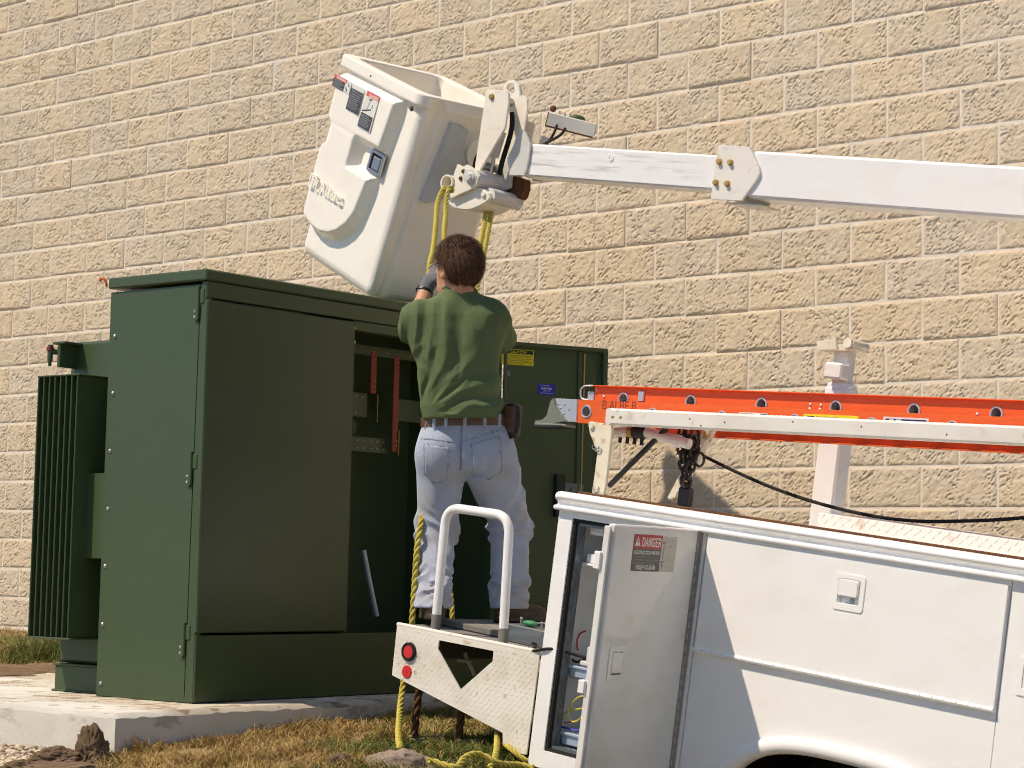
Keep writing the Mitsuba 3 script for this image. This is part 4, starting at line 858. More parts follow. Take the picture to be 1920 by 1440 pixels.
part(bt, "boom_bumper", fprism(B, Polygon([(-0.1153, -0.0884), (-0.0748, -0.0828), (-0.0281, -0.0898), (-0.0211, -0.128), (-0.0303, -0.1673), (-0.0603, -0.1837), (-0.1187, -0.1826), (-0.1748, -0.1732), (-0.1861, -0.1576)]).buffer(0.006), -0.07, -0.012, 0.006), "m_rust", smooth=False, label="dark brown rubbing block under the boom tip")
# small control box on an arm
part(bt, "control_arm", cat([fprism(B, Polygon([(-0.0945, 0.2021), (-0.0327, 0.1891), (-0.0517, 0.0951), (-0.0967, 0.0878), (-0.109, 0.1547)]), -0.066, -0.056, 0.002)]), "m_bucket_edge", smooth=False)
CX = Frame(B.w((0.089, 0.239, 0.0)), A3(B.X) * 0.954 - A3(B.Y) * 0.13 - A3(B.Z) * 0.0, None or (A3(B.Y) * 0.984 + A3(B.X) * 0.13))
CX = Frame(B.w((0.0885, 0.2397, 0.01)), (B.X * 0.985 - B.Y * 0.130) / np.linalg.norm(B.X * 0.985 - B.Y * 0.130), (B.Y * 0.985 + B.X * 0.130) / np.linalg.norm(B.Y * 0.985 + B.X * 0.130))
# turned so that its lit end faces left of the boom
cth = math.radians(-40); CXr = Frame(CX.o, CX.X * math.cos(cth) + CX.Z * math.sin(cth), CX.Y)
cb = part(bt, "control_box", fbox(CXr, 0.0, 0.235, -0.064, 0.0, -0.15, 0.0, c=0.004), "m_bucket_edge", label="small cream control box above the boom tip")
cbk = bt + "__control_box"
part(cbk, "lever", cat([tube(path3(CXr, [(0.03 + 0.025 * i, 0.0, -0.06), (0.028 + 0.025 * i, 0.018, -0.06)]), 0.004, 8) for i in range(1, 4)]), "m_steel")
part(cbk, "knob", put(CXr, lump((0.02, 0.022, -0.10), 0.016, 3, 0.05, (1, 1, 1), 0.02, 2)), "m_rust", smooth=True)
part(cbk, "valve_cap", cat([put(CXr, lump((0.145, 0.006, -0.06), 0.022, 5, 0.1, (1.6, 0.7, 1), 0.05, 3))]), "m_green_dark", smooth=True)
part(cbk, "rust_edge", cat([fbox(CXr, 0.002, 0.233, -0.0665, -0.0625, -0.148, -0.001), fbox(CXr, 0.2335, 0.2365, -0.060, -0.002, -0.14, -0.004), fbox(CXr, -0.001, 0.004, -0.063, -0.001, -0.002, 0.001)]), "m_rust")

# ------------------------------------------------------------------ bucket
d1, d2, dL = 0.801, 0.617, 1.003
UP = [(-0.10, 0.075), (0.640, 0.060), (0.605, 0.325), (-0.10, 0.325)]
LOW = [(-0.10, 0.30), (0.370, 0.30), (0.370, 0.455), (0.585, 0.455), (0.575, 0.52), (0.545, 0.66), (0.50, 0.73), (0.43, 0.79), (0.36, 0.825), (0.27, 0.845), (0.18, 0.84), (0.09, 0.815), (0.03, 0.775), (-0.10, 0.66)]
def f_bucket(P):
    u, v, w = P[:, 0], -P[:, 1], -P[:, 2]
    dU, dLo = sd_poly(u, v, UP), sd_poly(u, v, LOW)
    bul = 0.058 * sstep(0.022, -0.026, smin(dU, dLo, 0.03))
    notch = 0.026 * sstep(0.010, -0.012, sd_poly(u, v, [(-0.15, 0.275), (0.09, 0.30), (0.135, 0.335), (0.125, 0.40), (-0.15, 0.62)])) * sstep(0.60, 0.38, v)
    rec = 0.0
    disp = np.maximum(bul - notch, 0) - rec
    col = 0.020 * sstep(0.085, 0.055, w) - 0.014 * sstep(0.030, 0.0, np.abs(w - 0.120))
    w2 = w + disp * np.clip((0.28 - w) / 0.2, 0, 1)
    u2 = u - col * sstep(0.5, 0.7, u) * sstep(0.0, 0.12, v)
    t = np.clip(v / dL, 0, 1)
    hu, hw = 0.365 - 0.010 * t, 0.280 - 0.020 * t
    q = np.stack([np.abs(u2 - 0.405) - hu, np.abs(w2 - 0.310) - hw], 1); r = 0.055
    side = np.linalg.norm(np.maximum(q + r, 0), axis=1) + np.minimum((q + r).max(1), 0) - r
    vert = np.maximum(-v, v - dL)
    rr = 0.06
    a = np.stack([side + rr, vert + rr], 1)
    body = np.linalg.norm(np.maximum(a, 0), axis=1) + np.minimum(a.max(1), 0) - rr
    body = np.where(v < 0.3, np.maximum(side, -v), body)
    q = np.stack([np.abs(u - 0.4) - 0.405, np.abs(w - 0.308) - 0.314], 1)
    rs = np.linalg.norm(np.maximum(q + 0.06, 0), axis=1) + np.minimum((q + 0.06).max(1), 0) - 0.06
    rim = np.maximum(rs, np.abs(v - 0.014) - 0.030)
    o = smin(body, rim, 0.022)
    q = np.stack([np.abs(u - 0.405) - 0.342 + 0.02 * t, np.abs(w - 0.310) - 0.252 + 0.03 * t], 1)
    ins = np.linalg.norm(np.maximum(q + 0.05, 0), axis=1) + np.minimum((q + 0.05).max(1), 0) - 0.05
    cav = np.maximum(ins, v - dL + 0.13)
    pocket = np.linalg.norm(np.stack([(u - 0.80) / 1.0, (v - 0.03) / 1.0, (w - 0.10) / 1.0], 1), axis=1) - 0.038
    return np.maximum(np.maximum(o, -cav), -pocket)
bm = nets(f_bucket, (-0.06, -1.03, -0.68), (0.86, 0.05, 0.10), 0.0075)
bkt = part(bt, "bucket", put(BUCK, bm), "m_bucket", smooth=True, label="tilted cream fibreglass bucket with danger stickers")
bkk = bt + "__bucket"
SF = BUCK.at(0, 0, 0.0295)
ink = (0.045, 0.045, 0.05); red = (0.62, 0.10, 0.08); pale = (0.66, 0.66, 0.62)
def sticker(x0, x1, v0, v1, bands, extra=()):
    return [(fbox(SF, x0, x1, -v1, -v0, 0.0, 0.0012), pale)] + [(fbox(SF, a, b, -d, -c, 0.0012, 0.0018), col) for a, b, c, d, col in bands] + list(extra)
def lines(x0, x1, v0, n, dv, col=(0.30, 0.30, 0.30), seed=1):
    q = np.random.default_rng(seed)
    return [(fbox(SF, x0, x0 + (x1 - x0) * (0.7 + 0.3 * q.random()), -(v0 + dv * i + 0.0032), -(v0 + dv * i), 0.0018, 0.0022), col) for i in range(n)]
SF = BUCK.at(0, 0, 0.0285)
printed(bkk, "sticker", sticker(0.049, 0.222, 0.085, 0.147, [(0.050, 0.176, 0.086, 0.105, red), (0.050, 0.165, 0.105, 0.146, ink)], [(text_on(SF, 0.075, -0.102, 0.0019, "DANGER", 0.013, 0.09), pale)] + lines(0.056, 0.158, 0.110, 4, 0.009) +
        [(fprism(SF, LineString([(0.196, -0.10), (0.207, -0.112)]).buffer(0.003), 0.0012, 0.0018), ink), (fprism(SF, LineString([(0.178, -0.124), (0.195, -0.132), (0.19, -0.138)]).buffer(0.003), 0.0012, 0.0018), ink)]))
printed(bkk, "sticker", sticker(0.229, 0.353, 0.086, 0.215, [(0.230, 0.352, 0.108, 0.214, ink), (0.230, 0.352, 0.108, 0.126, (0.20, 0.20, 0.19))], lines(0.236, 0.345, 0.132, 8, 0.0095, seed=4)))
printed(bkk, "sticker", sticker(0.374, 0.495, 0.082, 0.262, [(0.376, 0.495, 0.084, 0.109, red), (0.374, 0.488, 0.190, 0.260, ink)], [(text_on(SF, 0.402, -0.106, 0.0019, "DANGER", 0.015, 0.088), pale)] + lines(0.380, 0.480, 0.198, 6, 0.0095, seed=8) +
        [(fprism(SF, LineString([(0.415, -0.18), (0.428, -0.118)]).buffer(0.002), 0.0012, 0.0018), ink), (fprism(SF, LineString([(0.415, -0.118), (0.44, -0.116)]).buffer(0.0035), 0.0012, 0.0018), ink), (fprism(SF, LineString([(0.38, -0.182), (0.45, -0.162)]).buffer(0.0035), 0.0012, 0.0018), ink), (fprism(SF, LineString([(0.455, -0.15), (0.457, -0.138)]).buffer(0.003), 0.0012, 0.0018), ink)]))
tx = [text_on(SF, 0.190, -0.648, -0.003, "Altec", 0.054, 0.235, 0.0052)]
em = unary_union([LineString([(0.095, -0.648), (0.095, -0.588), (0.150, -0.588), (0.150, -0.628)]).buffer(0.006, cap_style=2, join_style=2), LineString([(0.095, -0.648), (0.124, -0.648), (0.124, -0.612), (0.110, -0.612)]).buffer(0.006, cap_style=2, join_style=2), LineString([(0.166, -0.655), (0.166, -0.600)]).buffer(0.005, cap_style=2)])
tx.append(fprism(SF, em, -0.003, 0.0022))
part(bkk, "raised_lettering", cat(tx), "m_bucket", smooth=False)
LK = BUCK.at(0.490, -0.442, -0.022)
part(bkk, "latch", cat([fprism(LK, rrect(0, 0.125, 0, 0.110, 0.012).difference(rrect(0.018, 0.107, 0.016, 0.094, 0.006)), 0.0, 0.010, 0.002), fbox(LK, 0.030, 0.095, 0.020, 0.080, 0.002, 0.007)]), "m_steel", smooth=False, label="chrome paddle latch in a recess")
part(bkk, "latch_back", fbox(LK, 0.014, 0.111, 0.012, 0.098, 0.0, 0.0015), "m_rubber", smooth=False)
part(bkk, "rim_screw", cat([dome(BUCK, 0.742, -0.068, 0.002, 0.013, 0.008)]), "m_rust", smooth=40)
part(bkk, "rim_screw", cat([dome(BUCK, 0.33, -0.02, 0.007, 0.005, 0.004)]), "m_rust", smooth=40)
part(bkk, "rim_screw", cat([dome(Frame(BUCK.w((0.5, -0.06, -0.572)), BUCK.X, BUCK.Y), 0, 0, 0, 0.008, 0.005)]), "m_rust", smooth=40)
BP = [(0.2075, -0.089), (0.2716, -0.094), (0.300, -0.103), (0.311, -0.1167), (0.309, -0.1766), (0.3094, -0.1997), (0.3456, -0.2568), (0.3832, -0.3173), (0.3805, -0.3983), (0.2506, -0.4642), (0.1888, -0.4872), (0.1677, -0.4822)]
mat("m_plate", dirty_white((0.47, 0.49, 0.51), 0.6, 0.25), 0.5)
part(bkk, "mounting_plate", fprism(BUCKR, Polygon(BP).buffer(0.003), -0.01, 0.022, 0.003), "m_plate", smooth=False, label="blue grey mounting plate with rusty edge")
for x, y in ((0.275, -0.1528), (0.2712, -0.208)):
    part(bkk, "plate_hole", cyl(BUCKR, x, y, 0.0185, 0.0212, 0.007), "m_rust")
part(bkk, "mounting_hub", cat([tube(path3(BUCKR, [(0.42, -0.20, -0.01), (0.42, -0.20, 0.03)]), 0.085, 24)]), "m_bucket", smooth=40)

# ------------------------------------------------------------------ ladder
ld = thing("extension_ladder", "orange fibreglass extension ladder with silver rung ends on the truck rack", "ladder")
def channel(y0, y1, x0, x1, zweb, zfl):
    a, b = min(zweb, zfl), max(zweb, zfl)
    return cat([fbox(LAD, x0, x1, y0, y1, zweb - 0.002, zweb + 0.002, c=0.001), fbox(LAD, x0, x1, y1 - 0.004, y1, a, b, c=0.001), fbox(LAD, x0, x1, y0, y0 + 0.004, a, b, c=0.001), fbox(LAD, x0, x1, (y0 + y1) / 2 - 0.018, (y0 + y1) / 2 - 0.010, zweb, zweb + 0.003 * np.sign(zfl - zweb) if zfl > zweb else zweb + 0.003, c=0.001) if zfl > zweb else None])
holes_f = [(0.3048 * i, -0.002) for i in range(-0, 9)]
def rail_web(x0, x1, y0, y1, z, hs):
    p = sbox(x0, y0, x1, y1)
    for hx, hy in hs:
        p = p.difference(dshape(hx, hy, 0.020, 0.021))
    return fprism(LAD, p, z - 0.002, z + 0.002)
def dshape(x, y, a, b):
    t = np.linspace(0, 2 * math.pi, 24, endpoint=False)
    return Polygon([(x + a * math.cos(q) * (1.0 - 0.12 * math.sin(q)), y + b * math.sin(q)) for q in t])
part(ld, "fly_rail", cat([rail_web(-0.135, 2.6, -0.050, 0.044, 0.0, holes_f), fbox(LAD, -0.135, 2.6, 0.041, 0.0455, -0.002, 0.0205, c=0.001), fbox(LAD, -0.135, 2.6, -0.052, -0.047, -0.002, 0.0205, c=0.001)]), "m_orange", smooth=False, label="near upper orange side rail")
hb = [(-0.1306, -0.058), (0.1728, -0.058)] + [(0.1728 + 0.3048 * i, -0.058) for i in range(1, 8)]
part(ld, "base_rail", cat([rail_web(-0.178, 2.6, -0.102, -0.0145, 0.052, hb), fbox(LAD, -0.178, 2.6, -0.0185, -0.0140, 0.015, 0.054, c=0.001), fbox(LAD, -0.178, 2.6, -0.1025, -0.098, 0.015, 0.054, c=0.001)]), "m_orange", smooth=False, label="near lower orange side rail")
part(ld, "fly_rail", cat([fbox(LAD, -0.135, 2.6, -0.050, 0.044, -0.372, -0.368, c=0.001), fbox(LAD, -0.135, 2.6, 0.040, 0.044, -0.405, -0.37, c=0.001), fbox(LAD, -0.135, 2.6, -0.050, -0.046, -0.405, -0.37, c=0.001)]), "m_orange", smooth=False, label="far upper orange side rail")
part(ld, "base_rail", cat([fbox(LAD, -0.178, 2.6, -0.118, -0.0145, -0.424, -0.420, c=0.001), fbox(LAD, -0.178, 2.6, -0.0185, -0.0145, -0.42, -0.385, c=0.001), fbox(LAD, -0.178, 2.6, -0.118, -0.114, -0.42, -0.385, c=0.001)]), "m_orange", smooth=False, label="far lower orange side rail")
for hs, z, z1 in ((holes_f, 0.0, -0.37), (hb, 0.052, -0.42)):
    for hx, hy in hs:
        ring = dshape(hx, hy, 0.0245, 0.0245).difference(dshape(hx, hy, 0.0175, 0.019))
        part(ld, "rung", cat([fprism(LAD, ring, z - 0.003, z + 0.006, 0.002), fprism(LAD, dshape(hx, hy, 0.0195, 0.0205).difference(dshape(hx, hy, 0.0175, 0.019)), z1, z)]), "m_alu", smooth=30)
printed(ld, "rail_sticker", [(fbox(LAD, 0.5518, 0.669, -0.060, -0.036, 0.0545, 0.0552), (0.75, 0.74, 0.70)), (fbox(LAD, 0.556, 0.61, -0.043, -0.040, 0.0552, 0.0556), ink), (fbox(LAD, 0.64, 0.666, -0.060, -0.038, 0.0552, 0.0556), (0.05, 0.06, 0.12))])
printed(ld, "rail_sticker", [(fbox(LAD, 0.818, 1.036, -0.080, -0.032, 0.0545, 0.0552), (0.75, 0.62, 0.01)), (fbox(LAD, 0.832, 0.862, -0.043, -0.0385, 0.0552, 0.0556), ink), (fbox(LAD, 0.868, 0.955, -0.042, -0.039, 0.0552, 0.0556), (0.3, 0.25, 0.02))])
printed(ld, "rail_sticker", [(fbox(LAD, 1.132, 1.304, -0.080, -0.030, 0.0545, 0.0552), (0.74, 0.60, 0.62)), (fbox(LAD, 1.141, 1.297, -0.078, -0.036, 0.0552, 0.0556), (0.03, 0.035, 0.09)), (fbox(LAD, 1.155, 1.172, -0.042, -0.038, 0.0556, 0.056), (0.7, 0.7, 0.7)), (fbox(LAD, 1.182, 1.20, -0.043, -0.038, 0.0556, 0.056), (0.7, 0.7, 0.7))])
printed(ld, "faded_stencil", [(text_on(LAD, -0.062, -0.046, 0.0542, "B ALBE B", 0.032, 0.16, 0.0003), (0.30, 0.045, 0.015))])
cap = Polygon([(-0.282, -0.0131), (-0.1751, -0.0135), (-0.1727, -0.100), (-0.231, -0.1012), (-0.262, -0.080), (-0.2921, -0.0502), (-0.291, -0.022)])
part(ld, "end_cap", fprism(LAD, cap, 0.048, 0.058, 0.002), "m_alu", smooth=False, label="silver riveted end cap")
for x, y in ((-0.2766, -0.0353), (-0.2446, -0.0352), (-0.2212, -0.0538), (-0.2763, -0.0681), (-0.2465, -0.0711), (-0.262, -0.05)):
    part(ld + "__end_cap", "rivet", dome(LAD, x + 0.012, y, 0.058, 0.0055), "m_steel", smooth=40)
ft = Polygon([(-0.2971, -0.0244), (-0.2827, -0.0116), (-0.2725, -0.04), (-0.2467, -0.0698), (-0.2111, -0.097), (-0.3248, -0.1178), (-0.3685, -0.1237), (-0.3654, -0.1030), (-0.332, -0.0975), (-0.312, -0.082), (-0.304, -0.05)])
mat("m_foot", (0.17, 0.19, 0.155), 0.6)
part(ld, "foot", cat([fprism(LAD, ft, 0.060, 0.066, 0.001), fbox(LAD, -0.366, -0.215, -0.121, -0.110, 0.0, 0.07)]), "m_foot", smooth=False, label="grey green swivelling foot")
part(ld + "__foot", "rubber_sole", put(LAD.at(-0.366, -0.124, 0).rot(2), cbox(0, 0.135, -0.008, 0.004, 0.0, 0.075)), "m_rubber")
part(ld, "rail_clip", fbox(LAD, 0.0687, 0.0966, -0.0109, 0.031, 0.002, 0.010), "m_alu")
part(ld, "rail_end", cat([tube(path3(LAD, bend([(-0.135, 0.043, 0.02), (-0.175, 0.041, 0.02), (-0.192, 0.028, 0.02), (-0.188, -0.01, 0.02), (-0.15, -0.012, 0.02)], 0.02)), 0.0035, 8), fbox(LAD, -0.170, -0.138, -0.045, 0.020, -0.001, 0.004)]), "m_alu")
for x, y in ((-0.0924, 0.0031), (0.8105, 0.0035), (0.8538, 0.0031), (0.8095, -0.0117), (0.8507, -0.0121), (1.4547, -0.0067)):
    part(ld, "rivet", dome(LAD, x, y, 0.002, 0.0065), "m_alu", smooth=40)

# ------------------------------------------------------------------ chains and cable on the rack
def link_mesh(L=0.044, W=0.029, r=0.0058):
    t = np.linspace(0, 2 * math.pi, 20, endpoint=False); c, s = np.cos(t), np.sin(t)
    P = np.stack([W / 2 * c, (L - W) / 2 * np.sign(s) * (np.abs(s) > 0.2) + W / 2 * s, 0 * t], 1)
    return tube(P, r, 7, closed=True)
def chain(name, label, pts, grp=None):
    ck = thing(name, label, "chain", grp)
    P = smooth_path(pts, 200); d = np.concatenate([[0], np.cumsum(np.linalg.norm(np.diff(P, axis=0), axis=1))])
    n = int(d[-1] / 0.0305)
    for i in range(n):
        s = (i + 0.5) * 0.0305; p = A3([np.interp(s, d, P[:, k]) for k in range(3)]); q = A3([np.interp(s + 0.01, d, P[:, k]) for k in range(3)])
        Y = (q - p) / np.linalg.norm(q - p); X = np.cross(Y, T.Z + 0.2 * T.X); X /= np.linalg.norm(X); Z = np.cross(X, Y)
        a = math.radians(45 + 90 * (i % 2) + 12 * math.sin(3 * i)); X2 = X * math.cos(a) + Z * math.sin(a)
        part(ck, "link", put(Frame(p, X2, Y), link_mesh()), "m_chain", smooth=60)
    return ck
C3 = T.at(0, 0, -0.3)
chain("chain", "dark steel chain hanging left of its twin from the ladder rack", path3(C3, [(0.300, 0.345, 0), (0.306, 0.30, 0.01), (0.318, 0.22, 0), (0.338, 0.155, 0), (0.350, 0.105, 0)]), "chains on the ladder rack")
chain("chain", "dark steel chain hanging right of its twin under the ladder", path3(C3, [(0.352, 0.345, 0), (0.360, 0.29, -0.01), (0.362, 0.23, 0), (0.358, 0.17, 0.01), (0.354, 0.110, 0)]), "chains on the ladder rack")
chain("chain", "short bunched chain loop high between the two long rack chains", path3(C3, [(0.318, 0.345, -0.02), (0.312, 0.27, -0.02), (0.335, 0.22, -0.02), (0.348, 0.29, -0.02), (0.342, 0.345, -0.02)]), "chains on the ladder rack")
hk_ = thing("hoist_hook", "black hoist hook block hanging below the rack chains", "hook")
part(hk_, "block", put(C3, cbox(0.325, 0.375, 0.060, 0.130, -0.02, 0.02, c=0.006)), "m_black")
part(hk_, "hook", tube(smooth_path(path3(C3, [(0.345, 0.062, 0), (0.330, 0.045, 0), (0.322, 0.020, 0), (0.335, 0.002, 0), (0.358, 0.005, 0), (0.366, 0.025, 0)]), 30), 0.006, 8), "m_brass", smooth=60)
part(hk_, "shackle", tube(smooth_path(path3(C3, [(0.385, 0.265, 0), (0.408, 0.258, 0), (0.414, 0.235, 0), (0.400, 0.215, 0), (0.383, 0.222, 0)]), 24), 0.005, 8), "m_chain", smooth=60)
cb5 = T.at(0, 0, -0.5)
cable = rope_mesh(smooth_path(path3(cb5, [(0.0501, 0.315, 0), (0.207, 0.2699, 0), (0.3677, 0.2247, 0), (0.5743, 0.1742, 0), (0.8197, 0.1347, 0), (1.052, 0.1176, 0), (1.2289, 0.1219, 0), (1.398, 0.1426, 0), (1.5211, 0.1614, 0), (1.7766, 0.216, 0), (2.3, 0.38, 0)]), 160), 0.0072, 0.03)
whole("winch_cable", cable, "m_rubber", "dark twisted winch cable sagging below the ladder in front of the post", "cable", smooth=60)

# ------------------------------------------------------------------ control unit on the tail shelf
tb = thing("valve_unit", "small blue grey metal valve unit with levers on the tail shelf", "control unit")
V2 = T.at(0, 0, -0.2)
part(tb, "housing", cat([put(V2, cbox(-0.38, -0.10, -0.563, -0.4935, -0.10, 0.0, c=0.004)), put(V2, cbox(-0.385, -0.36, -0.563, -0.49, 0.0, 0.012, c=0.003))]), "m_galv")
for x, y in ((-0.333, -0.468), (-0.225, -0.470), (-0.195, -0.470), (-0.165, -0.472)):
    part(tb, "lever", cat([tube(path3(V2, [(x, -0.495, -0.04), (x, y, -0.04)]), 0.004, 8), put(V2, lump((x, y, -0.04), 0.0065, 2, 0.02, (1, 1, 1), 0.0, 2))]), "m_steel", smooth=60)
part(tb, "green_knob", put(V2, lump((-0.285, -0.480, -0.04), 0.022, 6, 0.08, (1.6, 0.55, 1), 0.02, 3)), "m_wire_blue" if False else "m_knob", smooth=True)
mat("m_knob", (0.03, 0.20, 0.09), 0.5)

# ------------------------------------------------------------------ the worker
OFF = A3([0.0, -0.09, -0.012])
def J(x, y, z):
    return A3([x, y, z]) + OFF
J_ = dict(head=J(-0.234, 8.735, 1.222), neck=J(-0.215, 8.742, 1.110), shL=J(-0.378, 8.755, 1.020), shR=J(-0.100, 8.760, 1.032), elL=J(-0.418, 8.925, 0.990), wrL=J(-0.368, 9.035, 1.185), haL=J(-0.338, 9.06, 1.252),
          elR=J(-0.046, 9.075, 0.965), wrR=J(-0.190, 9.17, 1.158), haR=J(-0.220, 9.17, 1.235), hipL=J(-0.279, 8.82, 0.465), hipR=J(-0.100, 8.86, 0.479), knL=J(-0.297, 8.885, 0.171), knR=J(0.004, 9.03, 0.188), anL=J(-0.300, 8.755, -0.120), anR=J(0.018, 9.00, -0.122))
fb = A3([-0.02, 0.9998, 0]); rb = A3([0.9998, 0.02, 0])      # the way the trunk faces, and its right
hf = A3([-0.66, 0.75, -0.02]); hf /= np.linalg.norm(hf); hr = np.cross(hf, [0, 0, 1.0]); hr /= np.linalg.norm(hr); hu = np.cross(hr, hf)
HR = np.stack([hr, hf, hu], 1)
man = thing("person", "person in green t-shirt and faded blue jeans seen from behind, arms raised to the bucket", "person")
hc = J_["head"]
def hp(x, y, z):
    return hc + hr * x + hf * y + hu * z
def f_head(P):
    s = sd_ell(P, hp(0, -0.012, 0.018), (0.074, 0.093, 0.092), HR)
    face = sd_ell(P, hp(0, 0.035, -0.035), (0.058, 0.062, 0.085), HR)
    jaw = sd_ell(P, hp(0, 0.040, -0.085), (0.048, 0.048, 0.038), HR)
    nose = sd_seg(P, hp(0, 0.093, -0.005), hp(0, 0.112, -0.038), 0.009, 0.014)
    lips = sd_ell(P, hp(0, 0.090, -0.068), (0.024, 0.012, 0.010), HR)
    brow = sd_ell(P, hp(0, 0.084, 0.010), (0.045, 0.012, 0.010), HR)
    h = smins([s, face, jaw], 0.03); h = smins([h, nose, lips, brow], 0.012)
    for e in (-1, 1):
        h = np.maximum(h, -sd_ell(P, hp(e * 0.032, 0.102, -0.006), (0.016, 0.012, 0.010), HR))
        h = smin(h, sd_ell(P, hp(e * 0.032, 0.086, -0.006), (0.012, 0.010, 0.009), HR), 0.003)
        ear = sd_ell(P, hp(e * 0.080, -0.006, -0.018), (0.011, 0.021, 0.035), HR)
        ear = np.maximum(ear, -sd_ell(P, hp(e * 0.092, 0.0, -0.016), (0.010, 0.012, 0.022), HR))
        h = smin(h, ear, 0.008)
    nk = sd_seg(P, J_["neck"] - A3([0, 0, 0.05]), hp(0, -0.02, -0.05), 0.062, 0.057)
    return smin(h, nk, 0.03)
def f_arms(P):
    o = None
    for s, e, w in (("shL", "elL", "wrL"), ("shR", "elR", "wrR")):
        a = smin(sd_seg(P, J_[s], J_[e], 0.052, 0.042), sd_seg(P, J_[e], J_[w], 0.043, 0.028), 0.02)
        o = a if o is None else np.minimum(o, a)
    core = smins([sd_seg(P, J_["shL"], J_["shR"], 0.045, 0.045), sd_seg(P, J_["neck"] - A3([0, 0, 0.04]), J(-0.20, 8.82, 0.62), 0.05, 0.06)], 0.05)
    for s in "LR":
        core = smin(core, sd_seg(P, J_["hip" + s], J_["kn" + s], 0.070, 0.050), 0.04)
        core = smin(core, sd_seg(P, J_["kn" + s], J_["an" + s], 0.050, 0.038), 0.03)
    core = smin(core, sd_seg(P, J(-0.20, 8.82, 0.62), J_["hipL"], 0.06, 0.07), 0.05); core = smin(core, sd_seg(P, J(-0.20, 8.82, 0.62), J_["hipR"], 0.06, 0.07), 0.05)
    return smin(o, core, 0.03)
body = nets(lambda P: smin(f_head(P), f_arms(P), 0.03), J(-0.56, 8.52, -0.20), J(0.16, 9.28, 1.42), 0.0075)
part(man, "body", body, "m_skin", smooth=True)
# hair: a cap and strands
def f_hair(P):
    s = sd_ell(P, hp(0, -0.016, 0.022), (0.089, 0.107, 0.106), HR)
    q = (P - hc) @ HR
    n = 0.008 * (meshkit.noise(q * A3([45, 45, 22]), 4) - 0.5) + 0.006 * (meshkit.noise(q * 95, 5) - 0.5)
    line = (-q[:, 2] - 0.052) + 0.0 * q[:, 0]                       # hairline at the nape
    front = np.minimum(q[:, 1] - 0.030 - 0.9 * np.maximum(q[:, 2] - 0.02, 0), 0.2)
    side = np.where((q[:, 1] > -0.028) & (q[:, 2] < 0.015), 1.0, -1.0) * 0.02
    return np.maximum.reduce([s + n, line, front, side])
hm = nets(f_hair, hc - 0.16, hc + 0.17, 0.0045)
hk2 = part(man, "hair", hm, "m_hair", smooth=True, label="short tousled dark brown hair")
hs_v, hs_f, hs_c, cnt = [], [], [], 0
hq = np.random.default_rng(3)
crown = hp(0.012, -0.045, 0.105)
while cnt < 5200:
    d = hq.normal(size=3); d /= np.linalg.norm(d)
    q = d * A3([0.089, 0.107, 0.106]) + A3([0, -0.016, 0.022])
    if q[2] < -0.060 or q[1] - 0.030 - 0.9 * max(q[2] - 0.02, 0) > 0 or (q[1] > -0.026 and q[2] < 0.018):
        continue
    p = hc + HR @ q; nrm = HR @ (d / A3([0.089, 0.107, 0.106])); nrm /= np.linalg.norm(nrm)
    t = p - crown; t -= nrm * (t @ nrm); t /= max(np.linalg.norm(t), 1e-6)
    sw = np.cross(nrm, t); t = t + 0.45 * sw + 0.35 * hq.normal(size=3); t -= nrm * (t @ nrm); t /= np.linalg.norm(t)
    L = 0.024 + 0.022 * hq.random(); lift = 0.18 + 0.32 * hq.random() + (0.30 if q[2] > 0.09 else 0)
    wd_ = np.cross(nrm, t) * (0.0009 + 0.0008 * hq.random()); c0 = A3([0.075, 0.036, 0.020]) * (0.45 + 1.5 * hq.random())
    pts = [p - nrm * 0.003, p + t * L * 0.5 + nrm * L * lift * 0.6, p + t * L + nrm * L * lift * 0.45]
    b = len(hs_v) ; hs_v += [pts[0] - wd_, pts[0] + wd_, pts[1] - wd_ * 0.8, pts[1] + wd_ * 0.8, pts[2]]
    hs_f += [(b, b + 1, b + 3), (b, b + 3, b + 2), (b + 2, b + 3, b + 4)]; hs_c += [c0] * 5; cnt += 1
part(man + "__hair", "strands", tm(hs_v, hs_f), "m_blade", smooth=False, kind="stuff", color=A3(hs_c))
